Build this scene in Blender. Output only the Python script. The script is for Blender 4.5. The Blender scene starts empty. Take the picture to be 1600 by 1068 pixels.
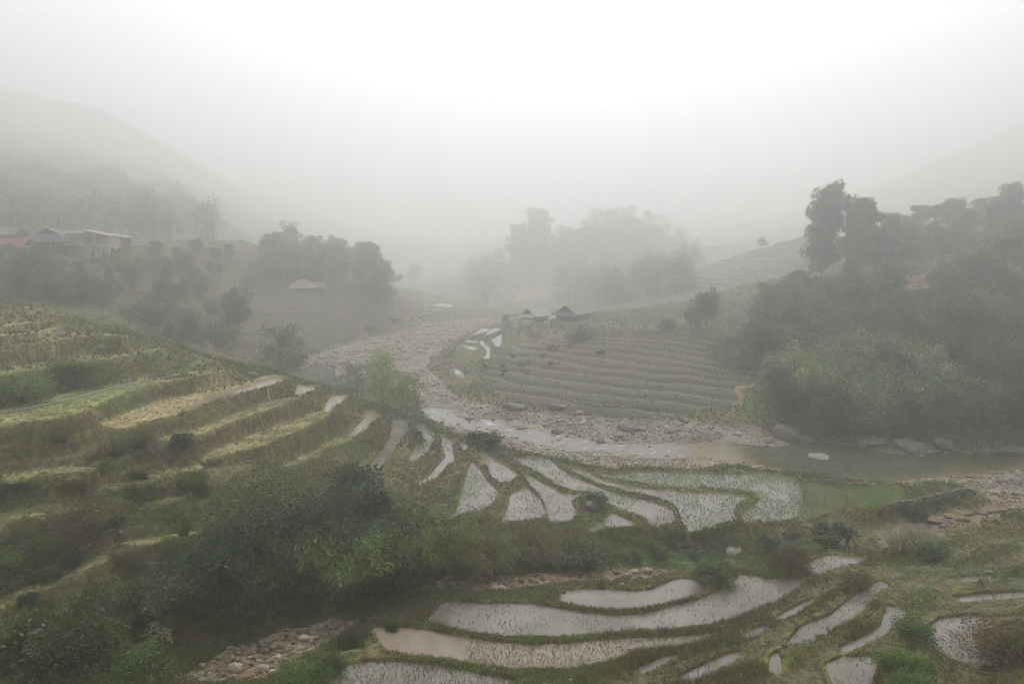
import bpy, bmesh, math, random
import numpy as np
from mathutils import Vector, Matrix

# ------------------------------------------------------------------ camera
sc = bpy.context.scene
CZ, TILT, FPX = 25.0, math.radians(7.2), 1066.67
cam_d = bpy.data.cameras.new('camera'); cam = bpy.data.objects.new('camera', cam_d)
sc.collection.objects.link(cam)
cam.location = (0, 0, CZ); cam.rotation_euler = (math.pi/2 - TILT, 0, 0)
cam_d.lens = 24; cam_d.sensor_width = 36; cam_d.clip_start = 0.5; cam_d.clip_end = 3000
sc.camera = cam

# ------------------------------------------------------------------ light
SUN_EL, SUN_AZ = math.radians(52), math.radians(4)      # azimuth from +Y towards +X
w = bpy.data.worlds.new('World'); sc.world = w; w.use_nodes = True
nt = w.node_tree; nt.nodes.clear()
sky = nt.nodes.new('ShaderNodeTexSky'); sky.sky_type = 'NISHITA'; sky.sun_disc = False
sky.sun_elevation = SUN_EL; sky.sun_rotation = SUN_AZ; sky.dust_density = 6.0; sky.ozone_density = 1.0
hs = nt.nodes.new('ShaderNodeHueSaturation'); hs.inputs['Saturation'].default_value = 0.5
bg = nt.nodes.new('ShaderNodeBackground'); bg.inputs['Strength'].default_value = 0.085
wo = nt.nodes.new('ShaderNodeOutputWorld')
nt.links.new(sky.outputs[0], hs.inputs['Color']); nt.links.new(hs.outputs[0], bg.inputs[0]); nt.links.new(bg.outputs[0], wo.inputs[0])
sd = bpy.data.lights.new('sun', 'SUN'); sd.energy = 2.9; sd.angle = math.radians(28); sd.color = (1, .988, 1)
sun = bpy.data.objects.new('sun', sd); sc.collection.objects.link(sun)
sdir = Vector((math.sin(SUN_AZ)*math.cos(SUN_EL), math.cos(SUN_AZ)*math.cos(SUN_EL), math.sin(SUN_EL)))
sun.rotation_euler = sdir.to_track_quat('Z', 'Y').to_euler()
sc.view_settings.view_transform = 'Standard'; sc.view_settings.look = 'None'
sc.view_settings.gamma = 1; sc.view_settings.exposure = 0.16
sc.cycles.use_denoising = True
sc.cycles.max_bounces = 10; sc.cycles.diffuse_bounces = 2; sc.cycles.glossy_bounces = 2
sc.cycles.transmission_bounces = 3; sc.cycles.volume_bounces = 8; sc.cycles.transparent_max_bounces = 4
sc.cycles.use_adaptive_sampling = False; sc.cycles.filter_width = 1.0; sc.cycles.sample_clamp_indirect = 10
HAZE_DENSITY = 0.0034

# ------------------------------------------------------------------ photo pixel -> world helpers (1600x1068 grid)
ST, CT = math.sin(TILT), math.cos(TILT)
def ray(px, py):
    X = (px-800)/FPX; Y = -(py-534)/FPX
    return X, CT + Y*ST, -ST + Y*CT
def far_d(d): return d if d < 200 else 200+(d-200)*2.3
def W(p):
    """(px, py, z) or (px, py, 'd', distance) -> world xyz"""
    X, Y, Z = ray(p[0], p[1])
    s = far_d(p[3])/Y if len(p) == 4 else (p[2]-CZ)/Z
    return (X*s, Y*s, CZ+Z*s)
def pix(x, y, z):
    dz = z-CZ
    f = y*CT - dz*ST; u = y*ST + dz*CT
    return 800+FPX*x/f, 534-FPX*u/f

# ------------------------------------------------------------------ noise
def _h(ix, iy, s):
    n = (ix*374761393 + iy*668265263 + s*1442695041) & 0xffffffff
    n = ((n ^ (n >> 13))*1274126177) & 0xffffffff
    return ((n ^ (n >> 16)) & 0xffff)/65535.0
def vn(x, y, s=0):
    x = np.asarray(x, float); y = np.asarray(y, float)
    ix = np.floor(x).astype(np.int64); iy = np.floor(y).astype(np.int64)
    fx = x-ix; fy = y-iy; fx = fx*fx*(3-2*fx); fy = fy*fy*(3-2*fy)
    a = _h(ix, iy, s); b = _h(ix+1, iy, s); c = _h(ix, iy+1, s); d = _h(ix+1, iy+1, s)
    return (a*(1-fx)+b*fx)*(1-fy) + (c*(1-fx)+d*fx)*fy
def fbm(x, y, s=0, o=4):
    r = 0; a = .5; t = 0
    for i in range(o):
        r = r + a*vn(x, y, s+i*7); t += a; a *= .5; x = x*2.03+11.3; y = y*2.03+5.7
    return r/t
def sst(a, b, x):
    t = np.clip((x-a)/(b-a), 0, 1); return t*t*(3-2*t)

# ------------------------------------------------------------------ terrain grid: azimuth x log radius
AZ0 = math.radians(44); NA, NR = 1201, 1051
R0, R1 = 28.0, 1050.0
azs = np.linspace(-AZ0, AZ0, NA); lrs = np.linspace(math.log(R0), math.log(R1), NR)
DA = azs[1]-azs[0]; DR = lrs[1]-lrs[0]
AZ, LR = np.meshgrid(azs, lrs)            # shape NR, NA
GX = np.exp(LR)*np.sin(AZ); GY = np.exp(LR)*np.cos(AZ)
val = np.zeros((NR, NA)); fix = np.zeros((NR, NA), bool)
def g_of(x, y):
    return (np.arctan2(x, y)+AZ0)/DA, (np.log(np.maximum(np.hypot(x, y), 1e-3))-math.log(R0))/DR
def poly_mask(P):
    """P: list of world (x, y). returns (slice_r, slice_a, mask)"""
    P = np.array(P)[:, :2]
    # densify so straight world edges stay straight in grid space
    Q = []
    for i in range(len(P)):
        a, b = P[i], P[(i+1) % len(P)]
        for t in np.linspace(0, 1, 6)[:-1]: Q.append(a+(b-a)*t)
    Q = np.array(Q); gi, gj = g_of(Q[:, 0], Q[:, 1])
    a0, a1 = max(0, int(gi.min())-1), min(NA, int(gi.max())+3)
    r0, r1 = max(0, int(gj.min())-1), min(NR, int(gj.max())+3)
    if a1 <= a0 or r1 <= r0: return slice(0, 0), slice(0, 0), np.zeros((0, 0), bool)
    I, J = np.meshgrid(np.arange(a0, a1), np.arange(r0, r1))
    m = np.zeros(I.shape, bool)
    for k in range(len(gi)):
        x1, y1, x2, y2 = gi[k], gj[k], gi[k-1], gj[k-1]
        if y1 == y2: continue
        c = ((y1 > J) != (y2 > J)) & (I < (x2-x1)*(J-y1)/(y2-y1)+x1)
        m ^= c
    return slice(r0, r1), slice(a0, a1), m
def ring_pts(P, d):
    """offset polygon outward by d metres (world)"""
    P = np.array(P)[:, :2]; n = len(P)
    area = sum(P[i-1][0]*P[i][1]-P[i][0]*P[i-1][1] for i in range(n))
    s = 1 if area > 0 else -1
    out = []
    for i in range(n):
        e1 = P[i]-P[i-1]; e2 = P[(i+1) % n]-P[i]
        e1 /= np.linalg.norm(e1)+1e-9; e2 /= np.linalg.norm(e2)+1e-9
        nn = np.array([e1[1]+e2[1], -(e1[0]+e2[0])])*s
        l = np.linalg.norm(nn); nn = nn/(l+1e-9)
        k = 1/max(.5, math.sqrt(max(0.0, (1+e1@e2)/2)))
        out.append(P[i]+nn*d*k)
    return np.array(out)
def smooth_poly(P, it=2):
    P = np.array(P, float)
    if it > 1: P = np.concatenate([P[i]+(P[(i+1) % len(P)]-P[i])*np.array([[0], [1/3], [2/3]]) for i in range(len(P))]); it = 1
    for _ in range(it):
        A = P*.75+np.roll(P, -1, 0)*.25; B = P*.25+np.roll(P, -1, 0)*.75
        P = np.empty((len(A)*2, P.shape[1])); P[0::2] = A; P[1::2] = B
    return P

def line(pts, width=0.0):
    w3 = [W(p) for p in pts]
    for a, b in zip(w3[:-1], w3[1:]):
        a = np.array(a); b = np.array(b)
        ga = g_of(a[0], a[1]); gb = g_of(b[0], b[1])
        n = int(max(abs(ga[0]-gb[0]), abs(ga[1]-gb[1]))*1.5)+2
        for t in np.linspace(0, 1, n):
            p = a+(b-a)*t; i, j = g_of(p[0], p[1]); i = int(round(float(i))); j = int(round(float(j)))
            if 0 <= i < NA and 0 <= j < NR: val[j, i] = p[2]; fix[j, i] = True
    return w3

# ============================================================ DATA traced from the photograph
# flooded paddies: (points, water height, seedling density, green)
PAD = {
 'D': ([(402,594),(425,588),(449,590),(452,594),(419,604),(362,618),(325,629),(292,643),(288,638),(325,619),(365,606),(398,601)], 11.2, 0),
 'E': ([(466,600),(480,603),(497,604),(490,611),(466,619),(462,615)], 9.9, 0),
 'F': ([(517,619),(541,617),(531,631),(512,645),(505,643),(512,630)], 8.2, .3),
 'G': ([(569,645),(588,643),(585,657),(573,670),(550,682),(542,684),(551,672),(567,658)], 5.9, .5),
 'H': ([(616,655),(627,654),(639,658),(634,674),(626,688),(607,713),(590,735),(580,739),(575,730),(599,705),(611,683),(614,668)], 3.6, .55),
 'H2': ([(512,771),(545,753),(575,746),(602,747),(588,759),(562,765)], 3.3, .2),
 'I': ([(652,661),(660,663),(668,674),(677,687),(672,700),(661,712),(648,719),(639,721),(648,704),(655,686)], 3.2, .8),
 'J': ([(689,682),(705,688),(706,706),(710,717),(687,739),(678,748),(654,759),(650,755),(672,744),(686,726),(698,712),(692,696)], 2.9, .6),
 'K': ([(719,690),(729,695),(736,702),(727,704)], 2.9, .1),
 'K2': ([(737,722),(747,728),(758,749),(777,768),(769,786),(756,798),(719,804),(700,815),(702,808),(716,795),(722,774),(728,750)], 2.5, .9),
 'K3': ([(752,707),(775,720),(793,730),(809,742),(804,749),(784,755),(769,746),(764,729)], 2.65, .5),
 'M': ([(820,761),(842,780),(850,798),(848,808),(805,814),(784,817),(795,795),(799,772)], 2.2, .7),
 'N': ([(816,737),(835,748),(854,758),(880,772),(900,772),(918,771),(915,776),(899,777),(891,786),(900,799),(893,812),(865,816),(857,806),(854,787),(839,769),(824,750)], 2.1, .45),
 'O': ([(797,714),(830,715),(859,718),(872,731),(899,746),(944,765),(980,776),(1014,783),(1042,792),(1053,802),(1053,817),(1020,822),(1012,811),(977,798),(951,786),(940,785),(938,774),(925,769),(899,768),(874,760),(850,744),(820,727)], 1.9, .75),
 'P': ([(957,802),(974,809),(998,820),(985,822),(958,823),(934,827),(921,832),(926,824),(944,813)], 1.78, .8),
 'Q': ([(884,731),(910,734),(944,751),(970,757),(1006,763),(1072,769),(1128,771),(1174,777),(1149,788),(1143,799),(1152,813),(1119,821),(1077,831),(1070,817),(1057,790),(1034,780),(985,770),(934,756)], 1.7, .9),
 'S': ([(918,738),(955,742),(1000,738),(1040,738),(1119,741),(1190,740),(1235,746),(1250,760),(1252,785),(1240,812),(1200,815),(1164,815),(1157,803),(1180,790),(1192,778),(1180,770),(1128,764),(1072,762),(1006,756),(950,749)], 1.5, 1.5),
 'T': ([(1254,750),(1290,756),(1318,770),(1320,792),(1285,800),(1258,812),(1246,812),(1258,785),(1258,765)], 1.45, 3),
 'U': ([(1302,757),(1340,759),(1402,760),(1412,774),(1400,786),(1350,797),(1328,791),(1326,772)], 1.4, 3),
 'db': ([(695,941),(740,943),(785,944),(830,943),(880,952),(920,958),(960,962),(1005,960),(1055,947),(1095,937),(1120,925),(1140,903),(1152,898),(1182,900),(1195,905),(1245,904),(1262,909),(1242,922),(1210,942),(1162,960),(1112,976),(1055,984),(1000,986),(950,990),(900,994),(860,997),(785,995),(710,985),(672,978),(670,967),(685,950)], 1.6, .95),
 'dc': ([(874,934),(882,924),(910,921),(960,922),(987,925),(1020,921),(1040,911),(1062,904),(1083,905),(1106,920),(1096,931),(1050,942),(1007,953),(960,955),(905,948),(880,942)], 1.35, .35),
 'dd': ([(582,982),(622,980),(672,986),(730,998),(785,1005),(835,1008),(900,1005),(935,1001),(1000,997),(1060,995),(1112,991),(1125,985),(1100,1000),(1075,1008),(1000,1019),(960,1030),(925,1040),(885,1045),(830,1046),(785,1044),(735,1038),(700,1030),(660,1025),(610,1020),(594,1002)], 2.2, 2.0),
 'df': ([(520,1062),(548,1038),(600,1034),(660,1038),(700,1044),(770,1056),(810,1066),(780,1085),(520,1085)], 2.6, 2.5),
 'dg': ([(1372,909),(1391,914),(1364,930),(1350,948),(1332,965),(1300,985),(1262,1008),(1230,1008),(1250,982),(1275,970),(1300,961),(1320,945),(1345,927)], 2.8, 1.2),
 'dh': ([(1385,947),(1400,950),(1418,957),(1402,975),(1376,995),(1350,1007),(1318,1021),(1312,1013),(1350,996),(1380,975)], 3.1, .2),
 'di': ([(1290,1040),(1318,1027),(1340,1027),(1374,1026),(1365,1050),(1352,1085),(1312,1085)], 3.2, 1.2),
 'dj': ([(1455,980),(1470,968),(1500,964),(1537,963),(1556,972),(1536,987),(1525,1010),(1546,1045),(1530,1047),(1500,1035),(1462,1021),(1452,1015)], 3.8, .9),
 'dk': ([(1254,885),(1275,874),(1300,867),(1357,871),(1340,880),(1300,890),(1277,900)], 1.8, 1),
 'dl': ([(1206,1026),(1216,1021),(1219,1050),(1203,1052)], 3.0, .2),
 'dm': ([(1152,998),(1175,985),(1197,976),(1208,978),(1185,991),(1165,1001)], 2.45, .6),
 'dn': ([(995,1047),(1020,1034),(1055,1022),(1062,1026),(1035,1038),(1005,1052)], 2.75, .5),
 'do': ([(1060,1060),(1100,1040),(1140,1022),(1160,1018),(1150,1030),(1110,1052),(1080,1068)], 3.0, 1.2),
 'dp': ([(985,1010),(1030,1003),(1075,1004),(1100,1000),(1085,1009),(1040,1014),(1000,1018)], 2.35, .9),
 'dq': ([(1215,965),(1245,948),(1275,935),(1262,948),(1235,966),(1218,972)], 2.3, .5),
 'dr': ([(1480,905),(1540,900),(1600,903),(1660,903),(1600,909),(1540,908),(1490,911)], 3.2, 1.0),
 'ds': ([(1490,935),(1540,928),(1600,926),(1660,925),(1600,934),(1545,937),(1500,942)], 3.65, 1.0),
 'dt': ([(1560,965),(1600,962),(1660,962),(1600,970),(1570,972)], 3.9, .2),
 # tiny mirror terraces below the far cabins
 'v1': ([(723,541),(741,547),(744,544),(738,539),(726,538)], 4.3, 0),
 'v2': ([(728,534),(743,535),(749,529),(750,526),(738,526)], 4.75, 0),
 'v3': ([(736,524),(754,520),(770,514),(752,513),(745,519)], 5.5, 0),
 'v4': ([(748,532),(754,540),(762,547),(761,555),(755,560),(765,559),(765,545),(760,537),(761,528),(752,527)], 4.6, 0),
 'v5': ([(768,529),(775,541),(780,541),(788,520),(783,517),(773,521)], 5.3, 0),
 'v6': ([(785,528),(792,526),(806,516),(803,514),(792,518)], 6.0, 0),
 'v7': ([(757,524),(770,520),(783,514),(775,512),(766,516)], 6.0, 0),
 'v8': ([(819,534),(838,536),(840,530),(830,531)], 5.8, 0),
 'v9': ([(702,571),(709,580),(726,591),(719,581),(711,572)], 1.7, 0),
 'v10': ([(834,513),(847,506),(862,502),(855,502),(843,504),(835,510)], 8.2, 0),
 'v11': ([(862,520),(868,516),(862,512),(872,515),(870,520)], 7.6, 0),
 'v12': ([(785,513),(808,511),(808,509),(790,510)], 6.7, 0),
 'w1': ([(672,476),(700,480),(712,477),(690,474)], 6.2, 0),
 'w2': ([(303,558),(318,564),(326,561),(312,556)], 11.9, 0),
}
# dry treads
TREAD = [
 ([(0,533),(37,528),(75,524),(112,520),(150,517),(187,520),(206,525),(150,523),(112,528),(75,533),(37,538),(-60,548),(-60,540)], 16.6),
 ([(-60,528),(19,519),(47,517),(94,509),(100,511),(47,521),(19,524),(-60,534)], 17.4),
 ([(-60,512),(28,503),(80,498),(84,500),(28,507),(-60,518)], 18.1),
 ([(-60,585),(0,574),(75,561),(131,556),(169,555),(206,549),(244,543),(262,543),(244,547),(206,554),(169,560),(131,563),(84,573),(37,580),(0,588),(-60,600)], 14.8),
 ([(-60,650),(0,640),(37,630),(94,615),(169,596),(225,587),(300,580),(350,574),(362,575),(353,580),(325,587),(300,590),(281,592),(225,603),(169,623),(125,645),(50,658),(0,665),(-60,675)], 12.8),
 ([(145,666),(250,626),(297,617),(344,603),(381,596),(400,592),(425,586),(452,591),(419,605),(362,618),(325,630),(297,642),(250,652),(190,668)], 11.2),
 ([(250,682),(306,670),(362,647),(419,625),(456,619),(465,598),(497,602),(499,606),(466,621),(437,633),(400,645),(353,663),(306,681),(250,688)], 9.9),
 ([(316,714),(362,690),(419,668),(475,650),(508,637),(516,617),(543,615),(533,632),(513,648),(494,658),(456,677),(419,694),(381,701),(344,713),(314,718)], 8.2),
 ([(441,727),(494,700),(531,681),(548,670),(567,655),(568,641),(591,641),(588,657),(577,671),(546,688),(500,704),(450,733)], 5.9),
 ([(555,732),(575,712),(600,696),(613,652),(641,655),(636,680),(614,712),(595,739),(570,748)], 3.6),
 ([(125,769),(175,758),(212,750),(250,738),(287,729),(315,727),(318,731),(287,736),(250,746),(212,757),(175,764)], 7.9),
 ([(147,802),(200,793),(237,785),(275,775),(312,766),(314,771),(275,782),(237,792),(200,799)], 6.4),
 ([(-60,810),(0,801),(62,789),(112,780),(145,783),(120,796),(75,803),(25,826),(0,843),(-60,860)], 8.0),
 ([(920,496),(1028,504),(1028,514),(930,508)], 10.0),
 ([(812,497),(920,494),(925,503),(815,506)], 9.2),
 ([(-60,746),(0,740),(60,734),(110,728),(160,730),(110,738),(60,744),(0,751),(-60,758)], 9.9),
 ([(-60,962),(0,935),(60,908),(110,890),(165,866),(172,872),(115,901),(65,921),(0,951),(-60,977)], 5.8),
 ([(170,850),(250,836),(330,822),(335,828),(255,844),(175,860)], 5.6),
]
# controlling lines
LINES = [
 # bottom of the frame and nearer
 [(-250,1068,5.5),(0,1068,4),(150,1068,3.6),(270,1068,2.3),(330,1068,1.9),(400,1068,2.0),(450,1068,2.4)],
 [(810,1068,3.0),(1000,1068,3.2),(1200,1068,3.3),(1300,1068,3.3)],[(1380,1068,3.9),(1500,1068,4.3),(1600,1068,4.8),(1800,1068,6)],
 # left slope, path
 [(-150,950,6.3),(0,935,6.0),(80,905,5.8),(160,878,5.6)],[(0,1000,5.0),(120,985,4.4),(220,960,4.0),(300,960,3.3)],
 [(0,735,10.6),(100,725,10.2),(200,705,9.6)],[(180,850,6.1),(260,840,5.5),(350,830,4.6),(420,800,4.4)],
 [(400,930,2.6),(480,900,2.6),(600,860,2.5),(680,840,2.4)],
 # stream
 [(300,1068,1.8),(360,1040,1.7),(450,1000,1.5),(520,968,1.35),(600,945,1.2),(680,925,1.05),(760,912,.9),(850,903,.75),(930,896,.6),(1000,890,.5),(1080,888,.45),(1150,884,.4),(1250,868,.35),(1330,856,.3),(1380,845,.25),(1420,828,.2),(1470,812,.15),(1530,795,.1),(1600,770,0.02),(1700,750,0)],
 [(370,1068,1.95),(470,1020,1.6),(540,985,1.5),(600,962,1.4)],[(840,912,.85),(930,905,.75),(1010,899,.6)],
 # bank foot along the lower paddies
 [(860,850,1.0),(930,848,.9),(1000,848,.9),(1080,852,.85),(1160,842,.8),(1260,838,.8),(1320,822,.7),(1400,815,.45)],
 [(1100,893,1.2),(1170,890,1.3),(1240,882,1.4),(1300,862,1.5),(1400,864,1.5),(1500,855,1.7),(1600,840,1.9),(1800,830,2.4)],
 [(1480,828,.8),(1540,815,.7),(1600,802,.8)],
 [(1400,900,2.4),(1500,895,2.7),(1600,885,3.0),(1800,880,3.6)],[(1440,930,3.1),(1520,925,3.4),(1600,915,3.7)],
 [(640,925,1.5),(760,930,1.45),(840,928,1.3)],[(575,985,2.0),(620,950,1.7),(660,935,1.6)],
 # lower field edge to wall and gravel
 [(1415,790,1.3),(1440,784,1.2),(1475,777,1.15),(1520,770,1.1)],[(1400,800,.5),(1440,800,.4),(1480,795,.3),(1530,782,.35)],
 [(1420,755,.7),(1480,750,.5),(1560,765,.4),(1600,775,.3)],
 [(640,640,1.6),(680,672,1.4),(740,685,1.2),(790,700,1.0),(850,712,.8),(920,728,.6),(1000,729,.5),(1120,730,.45),(1200,735,.4),(1245,742,.3)],
 # river edges (upper / lower)
 [(650,600,1.25),(662,625,1.05),(700,640,.9),(740,650,.75),(790,652,.7),(830,665,.55),(900,680,.35),(960,690,.22),(1040,689,.1),(1085,692,0.02),(1150,692,.02),(1200,698,.02)],
 [(668,652,.9),(690,668,.8),(760,677,.6),(800,690,.5),(850,696,.4),(900,706,.25),(960,713,.15),(1050,719,.08),(1100,714,.02),(1180,724,.02),(1255,744,.02),(1300,750,.02),(1370,756,.02),(1400,752,.02),(1480,743,.02),(1560,735,.02),(1600,728,.05)],
 [(660,640,.75),(700,656,.6),(760,665,.45),(830,682,.3),(900,694,.05),(960,702,-.05),(1040,704,-.15)],
 # hill foot across the river
 [(690,600,1.3),(720,625,1.2),(800,640,1.2),(900,652,1.1),(1000,660,1.0),(1100,668,.8),(1180,678,.6),(1215,692,.25),(1330,693,.1),(1360,702,.1),(1440,712,.1),(1500,706,.1),(1580,704,.1),(1650,698,.3)],
 [(690,600,1.3),(660,575,1.6),(672,556,1.9),(700,538,2.6),(730,522,3.4),(780,506,4.3),(800,500,4.6)],
 [(740,600,2.2),(820,603,2.7),(900,602,3.0),(1000,600,3.4),(1100,600,3.8),(1160,600,4.3)],
 [(720,560,3.0),(780,565,3.9),(900,558,5.2),(1000,556,5.8),(1100,556,6.6),(1160,550,8)],
 [(840,525,7.2),(900,525,7.9),(1000,528,8.2),(1060,525,9),(1120,520,10)],
 # right hill (ground under the trees)
 [(1200,640,2.8),(1250,620,4.2),(1350,620,4.8),(1450,630,4.6),(1600,640,4.5),(1750,640,4.6)],
 [(1150,520,'d',131),(1200,508,'d',130),(1250,500,'d',129),(1350,495,'d',126),(1450,495,'d',122),(1600,500,'d',118),(1750,500,'d',116)],
 [(1240,455,'d',148),(1300,440,'d',152),(1400,432,'d',152),(1500,425,'d',148),(1600,420,'d',142),(1750,410,'d',140)],
 [(1320,400,'d',184),(1400,362,'d',202),(1500,338,'d',205),(1600,318,'d',204),(1750,280,'d',200)],
 [(1330,420,'d',228),(1450,400,'d',236),(1600,380,'d',240),(1750,350,'d',240)],
 [(1000,490,'d',212),(1100,470,'d',198),(1180,445,'d',185),(1240,425,'d',172)],
 [(985,472,'d',262),(1050,445,'d',255),(1100,412,'d',248),(1180,388,'d',240),(1250,370,'d',232),(1320,362,'d',226)],
 [(1050,460,'d',320),(1180,430,'d',310),(1320,400,'d',300)],
 [(1200,380,'d',455),(1340,318,'d',450),(1450,262,'d',445),(1600,190,'d',440),(1750,120,'d',440)],
 # knoll behind the village
 [(715,470,'d',285),(800,474,'d',276),(900,480,'d',262),(965,482,'d',260)],
 [(735,438,'d',306),(790,418,'d',312),(840,395,'d',318),(890,362,'d',322),(960,335,'d',326),(1010,338,'d',328),(1060,375,'d',326),(1090,420,'d',322)],
 [(740,445,'d',360),(960,380,'d',400),(1080,420,'d',400)],
 [(790,474,'d',276),(820,462,'d',281),(842,450,'d',286),(852,430,'d',295)],
 # valley floor far
 [(640,470,'d',275),(640,445,'d',340),(640,425,'d',440)],[(700,485,'d',245),(760,484,'d',245),(880,488,'d',235),(950,488,'d',225)],
 # left bank of the river and its terraced slope
 [(420,585,1.6),(480,562,1.7),(520,540,2.1),(600,518,2.8),(690,499,3.4),(760,492,3.8)],
 [(470,600,1.0),(520,605,1.0),(560,600,1.1)],[(500,570,.9),(530,575,1.0)],
 [(450,530,'d',165),(520,512,'d',180),(580,500,'d',195),(640,490,'d',212),(700,482,'d',240)],
 [(400,460,'d',185),(470,450,'d',198),(540,448,'d',202),(600,450,'d',207),(640,468,'d',216),(665,480,'d',228)],
 [(440,410,'d',240),(500,408,'d',240),(560,420,'d',238),(600,435,'d',232),(620,455,'d',240)],
 [(450,420,'d',300),(560,440,'d',300),(620,462,'d',290)],
 # left hillock rear, gully, scrub slope
 [(-200,455,'d',84),(-60,462,'d',82),(0,472,'d',80),(40,474,'d',80),(80,482,'d',80),(120,496,'d',80),(170,508,'d',80),(230,525,'d',80),(270,543,'d',80),(320,560,'d',81),(370,572,'d',82),(420,580,'d',82),(460,590,'d',82),(510,603,'d',84),(560,625,'d',88),(600,640,'d',90)],
 [(-200,480,'d',100),(0,486,'d',98),(100,505,'d',98),(200,540,'d',98),(300,578,'d',98),(400,600,'d',100),(500,622,'d',104),(600,636,'d',108)],
 [(-200,465,'d',115),(0,470,'d',112),(100,480,'d',112),(200,520,'d',115),(300,556,'d',122),(400,566,'d',132)],
 [(0,425,'d',138),(100,425,'d',138),(200,430,'d',142),(260,450,'d',152),(350,475,'d',162),(400,530,'d',150)],
 [(-200,396,'d',148),(0,399,'d',148),(100,401,'d',148),(180,402,'d',150),(250,392,'d',165),(320,386,'d',185),(400,384,'d',210)],
 [(-200,385,'d',160),(0,388,'d',160),(180,390,'d',162),(300,382,'d',188),(400,382,'d',214)],
 [(-200,275,'d',240),(0,290,'d',255),(100,292,'d',262),(200,302,'d',268),(300,328,'d',274),(380,365,'d',276),(410,384,'d',276)],
 [(-200,190,'d',325),(0,205,'d',335),(100,222,'d',338),(200,250,'d',340),(300,300,'d',335),(400,362,'d',325)],
 [(-200,120,'d',410),(0,132,'d',415),(150,165,'d',420),(280,235,'d',425),(400,325,'d',425),(500,395,'d',430)],
 [(-200,75,'d',530),(0,85,'d',535),(200,135,'d',540),(350,220,'d',545),(480,320,'d',550),(580,400,'d',555)],
]
# ============================================================ terrain solve
for L in LINES: line(L)
# inner edge
for i in range(NA):
    t = (azs[i]+AZ0)/(2*AZ0); fix[0, i] = True; val[0, i] = 5.2 - .9*math.sin(math.pi*t)
TW = []
for pts, z in TREAD:
    P = smooth_poly([W((a, b, z))[:2] for a, b in pts], 2)
    TW.append((P, z)); r, a, m = poly_mask(P)
    fix[r, a][m] = True; v = val[r, a]; v[m] = z; val[r, a] = v
PW = {}
padmask = np.zeros((NR, NA), np.int16); dike = np.zeros((NR, NA), bool)
for k, (pts, z, dens) in PAD.items():
    P = smooth_poly([W((a, b, z))[:2] for a, b in pts], 2)
    far = k[0] in 'vw'; P = ring_pts(P, .12 if k[0] == 'd' or far else .14)
    PW[k] = (P, z, dens)
    r, a, m = poly_mask(ring_pts(P, .45 if far else .27))
    f = fix[r, a].copy(); v = val[r, a].copy()
    old = dike[r, a] & m
    v[m & ~old] = z+(.02 if far else .17); v[old] = np.maximum(v[old], z+.1); f[m] = True
    fix[r, a] = f; val[r, a] = v; dike[r, a] |= m
for n, (k, (P, z, dens)) in enumerate(PW.items()):
    r, a, m = poly_mask(P); v = val[r, a]; v[m] = z-.07; val[r, a] = v
    fix[r, a] |= m; pm = padmask[r, a]; pm[m] = n+1; padmask[r, a] = pm; dike[r, a] &= ~m
# river pool and left pool
POOL = [(1085,694),(1150,693),(1195,701),(1225,703),(1245,692),(1330,694),(1350,703),(1400,713),(1440,714),(1470,708),(1520,707),(1600,712),(1640,722),(1560,734),(1480,742),(1400,752),(1370,755),(1300,749),(1255,742),(1180,723),(1100,712)]
POOLW = [W((a, b, 0))[:2] for a, b in POOL]
LPOOL = [(478,572),(500,566),(520,572),(518,585),(528,598),(545,606),(500,608),(480,600)]
LPOOLW = [W((a, b, 1.0))[:2] for a, b in LPOOL]
for P, z in ((POOLW, -.4), (LPOOLW, .7)):
    r, a, m = poly_mask(smooth_poly(P, 1)); v = val[r, a]; v[m] = z; val[r, a] = v; fix[r, a] |= m

def solve(val, fix):
    levels = [(val, fix)]
    v, f = val, fix
    for _ in range(5):
        h, w2 = v.shape; h2, w3 = (h+1)//2, (w2+1)//2
        vv = np.zeros((h2*2, w3*2)); ff = np.zeros((h2*2, w3*2)); vv[:h, :w2] = v*f; ff[:h, :w2] = f
        s = vv.reshape(h2, 2, w3, 2).sum((1, 3)); n = ff.reshape(h2, 2, w3, 2).sum((1, 3))
        f = n > 0; v = np.where(f, s/np.maximum(n, 1), 0); levels.append((v, f))
    u = None
    wa, wr = 1/DA**2, 1/DR**2; wa, wr = wa/(wa+wr)/2, wr/(wa+wr)/2
    for li in range(len(levels)-1, -1, -1):
        v, f = levels[li]
        if u is None: u = np.where(f, v, v[f].mean())
        else:
            u = np.repeat(np.repeat(u, 2, 0), 2, 1)[:v.shape[0], :v.shape[1]]
        u = np.where(f, v, u)
        for it in range([70, 120, 200, 300, 500, 1500][li]):
            p = np.pad(u, 1, mode='edge')
            n = wa*(p[1:-1, :-2]+p[1:-1, 2:]) + wr*(p[:-2, 1:-1]+p[2:, 1:-1])
            u = np.where(f, v, u+1.0*(n-u))
    return u
Z = solve(val, fix)
# soften creases on the wild ground only
fixd = fix & ((padmask > 0) | dike)
for P, z in TW:
    r, a, m = poly_mask(P); fixd[r, a] |= m
RR = np.exp(LR)
def blur(u, k):
    for _ in range(k):
        p = np.pad(u, 1, mode='edge'); u = (p[1:-1, :-2]+p[1:-1, 2:]+p[:-2, 1:-1]+p[2:, 1:-1]+2*u)/6
    return u
near_fix = np.clip(blur(fixd.astype(float), 10)*3, 0, 1)
Zs = blur(Z, 30)
Z = Z*near_fix + Zs*(1-near_fix)

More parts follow.
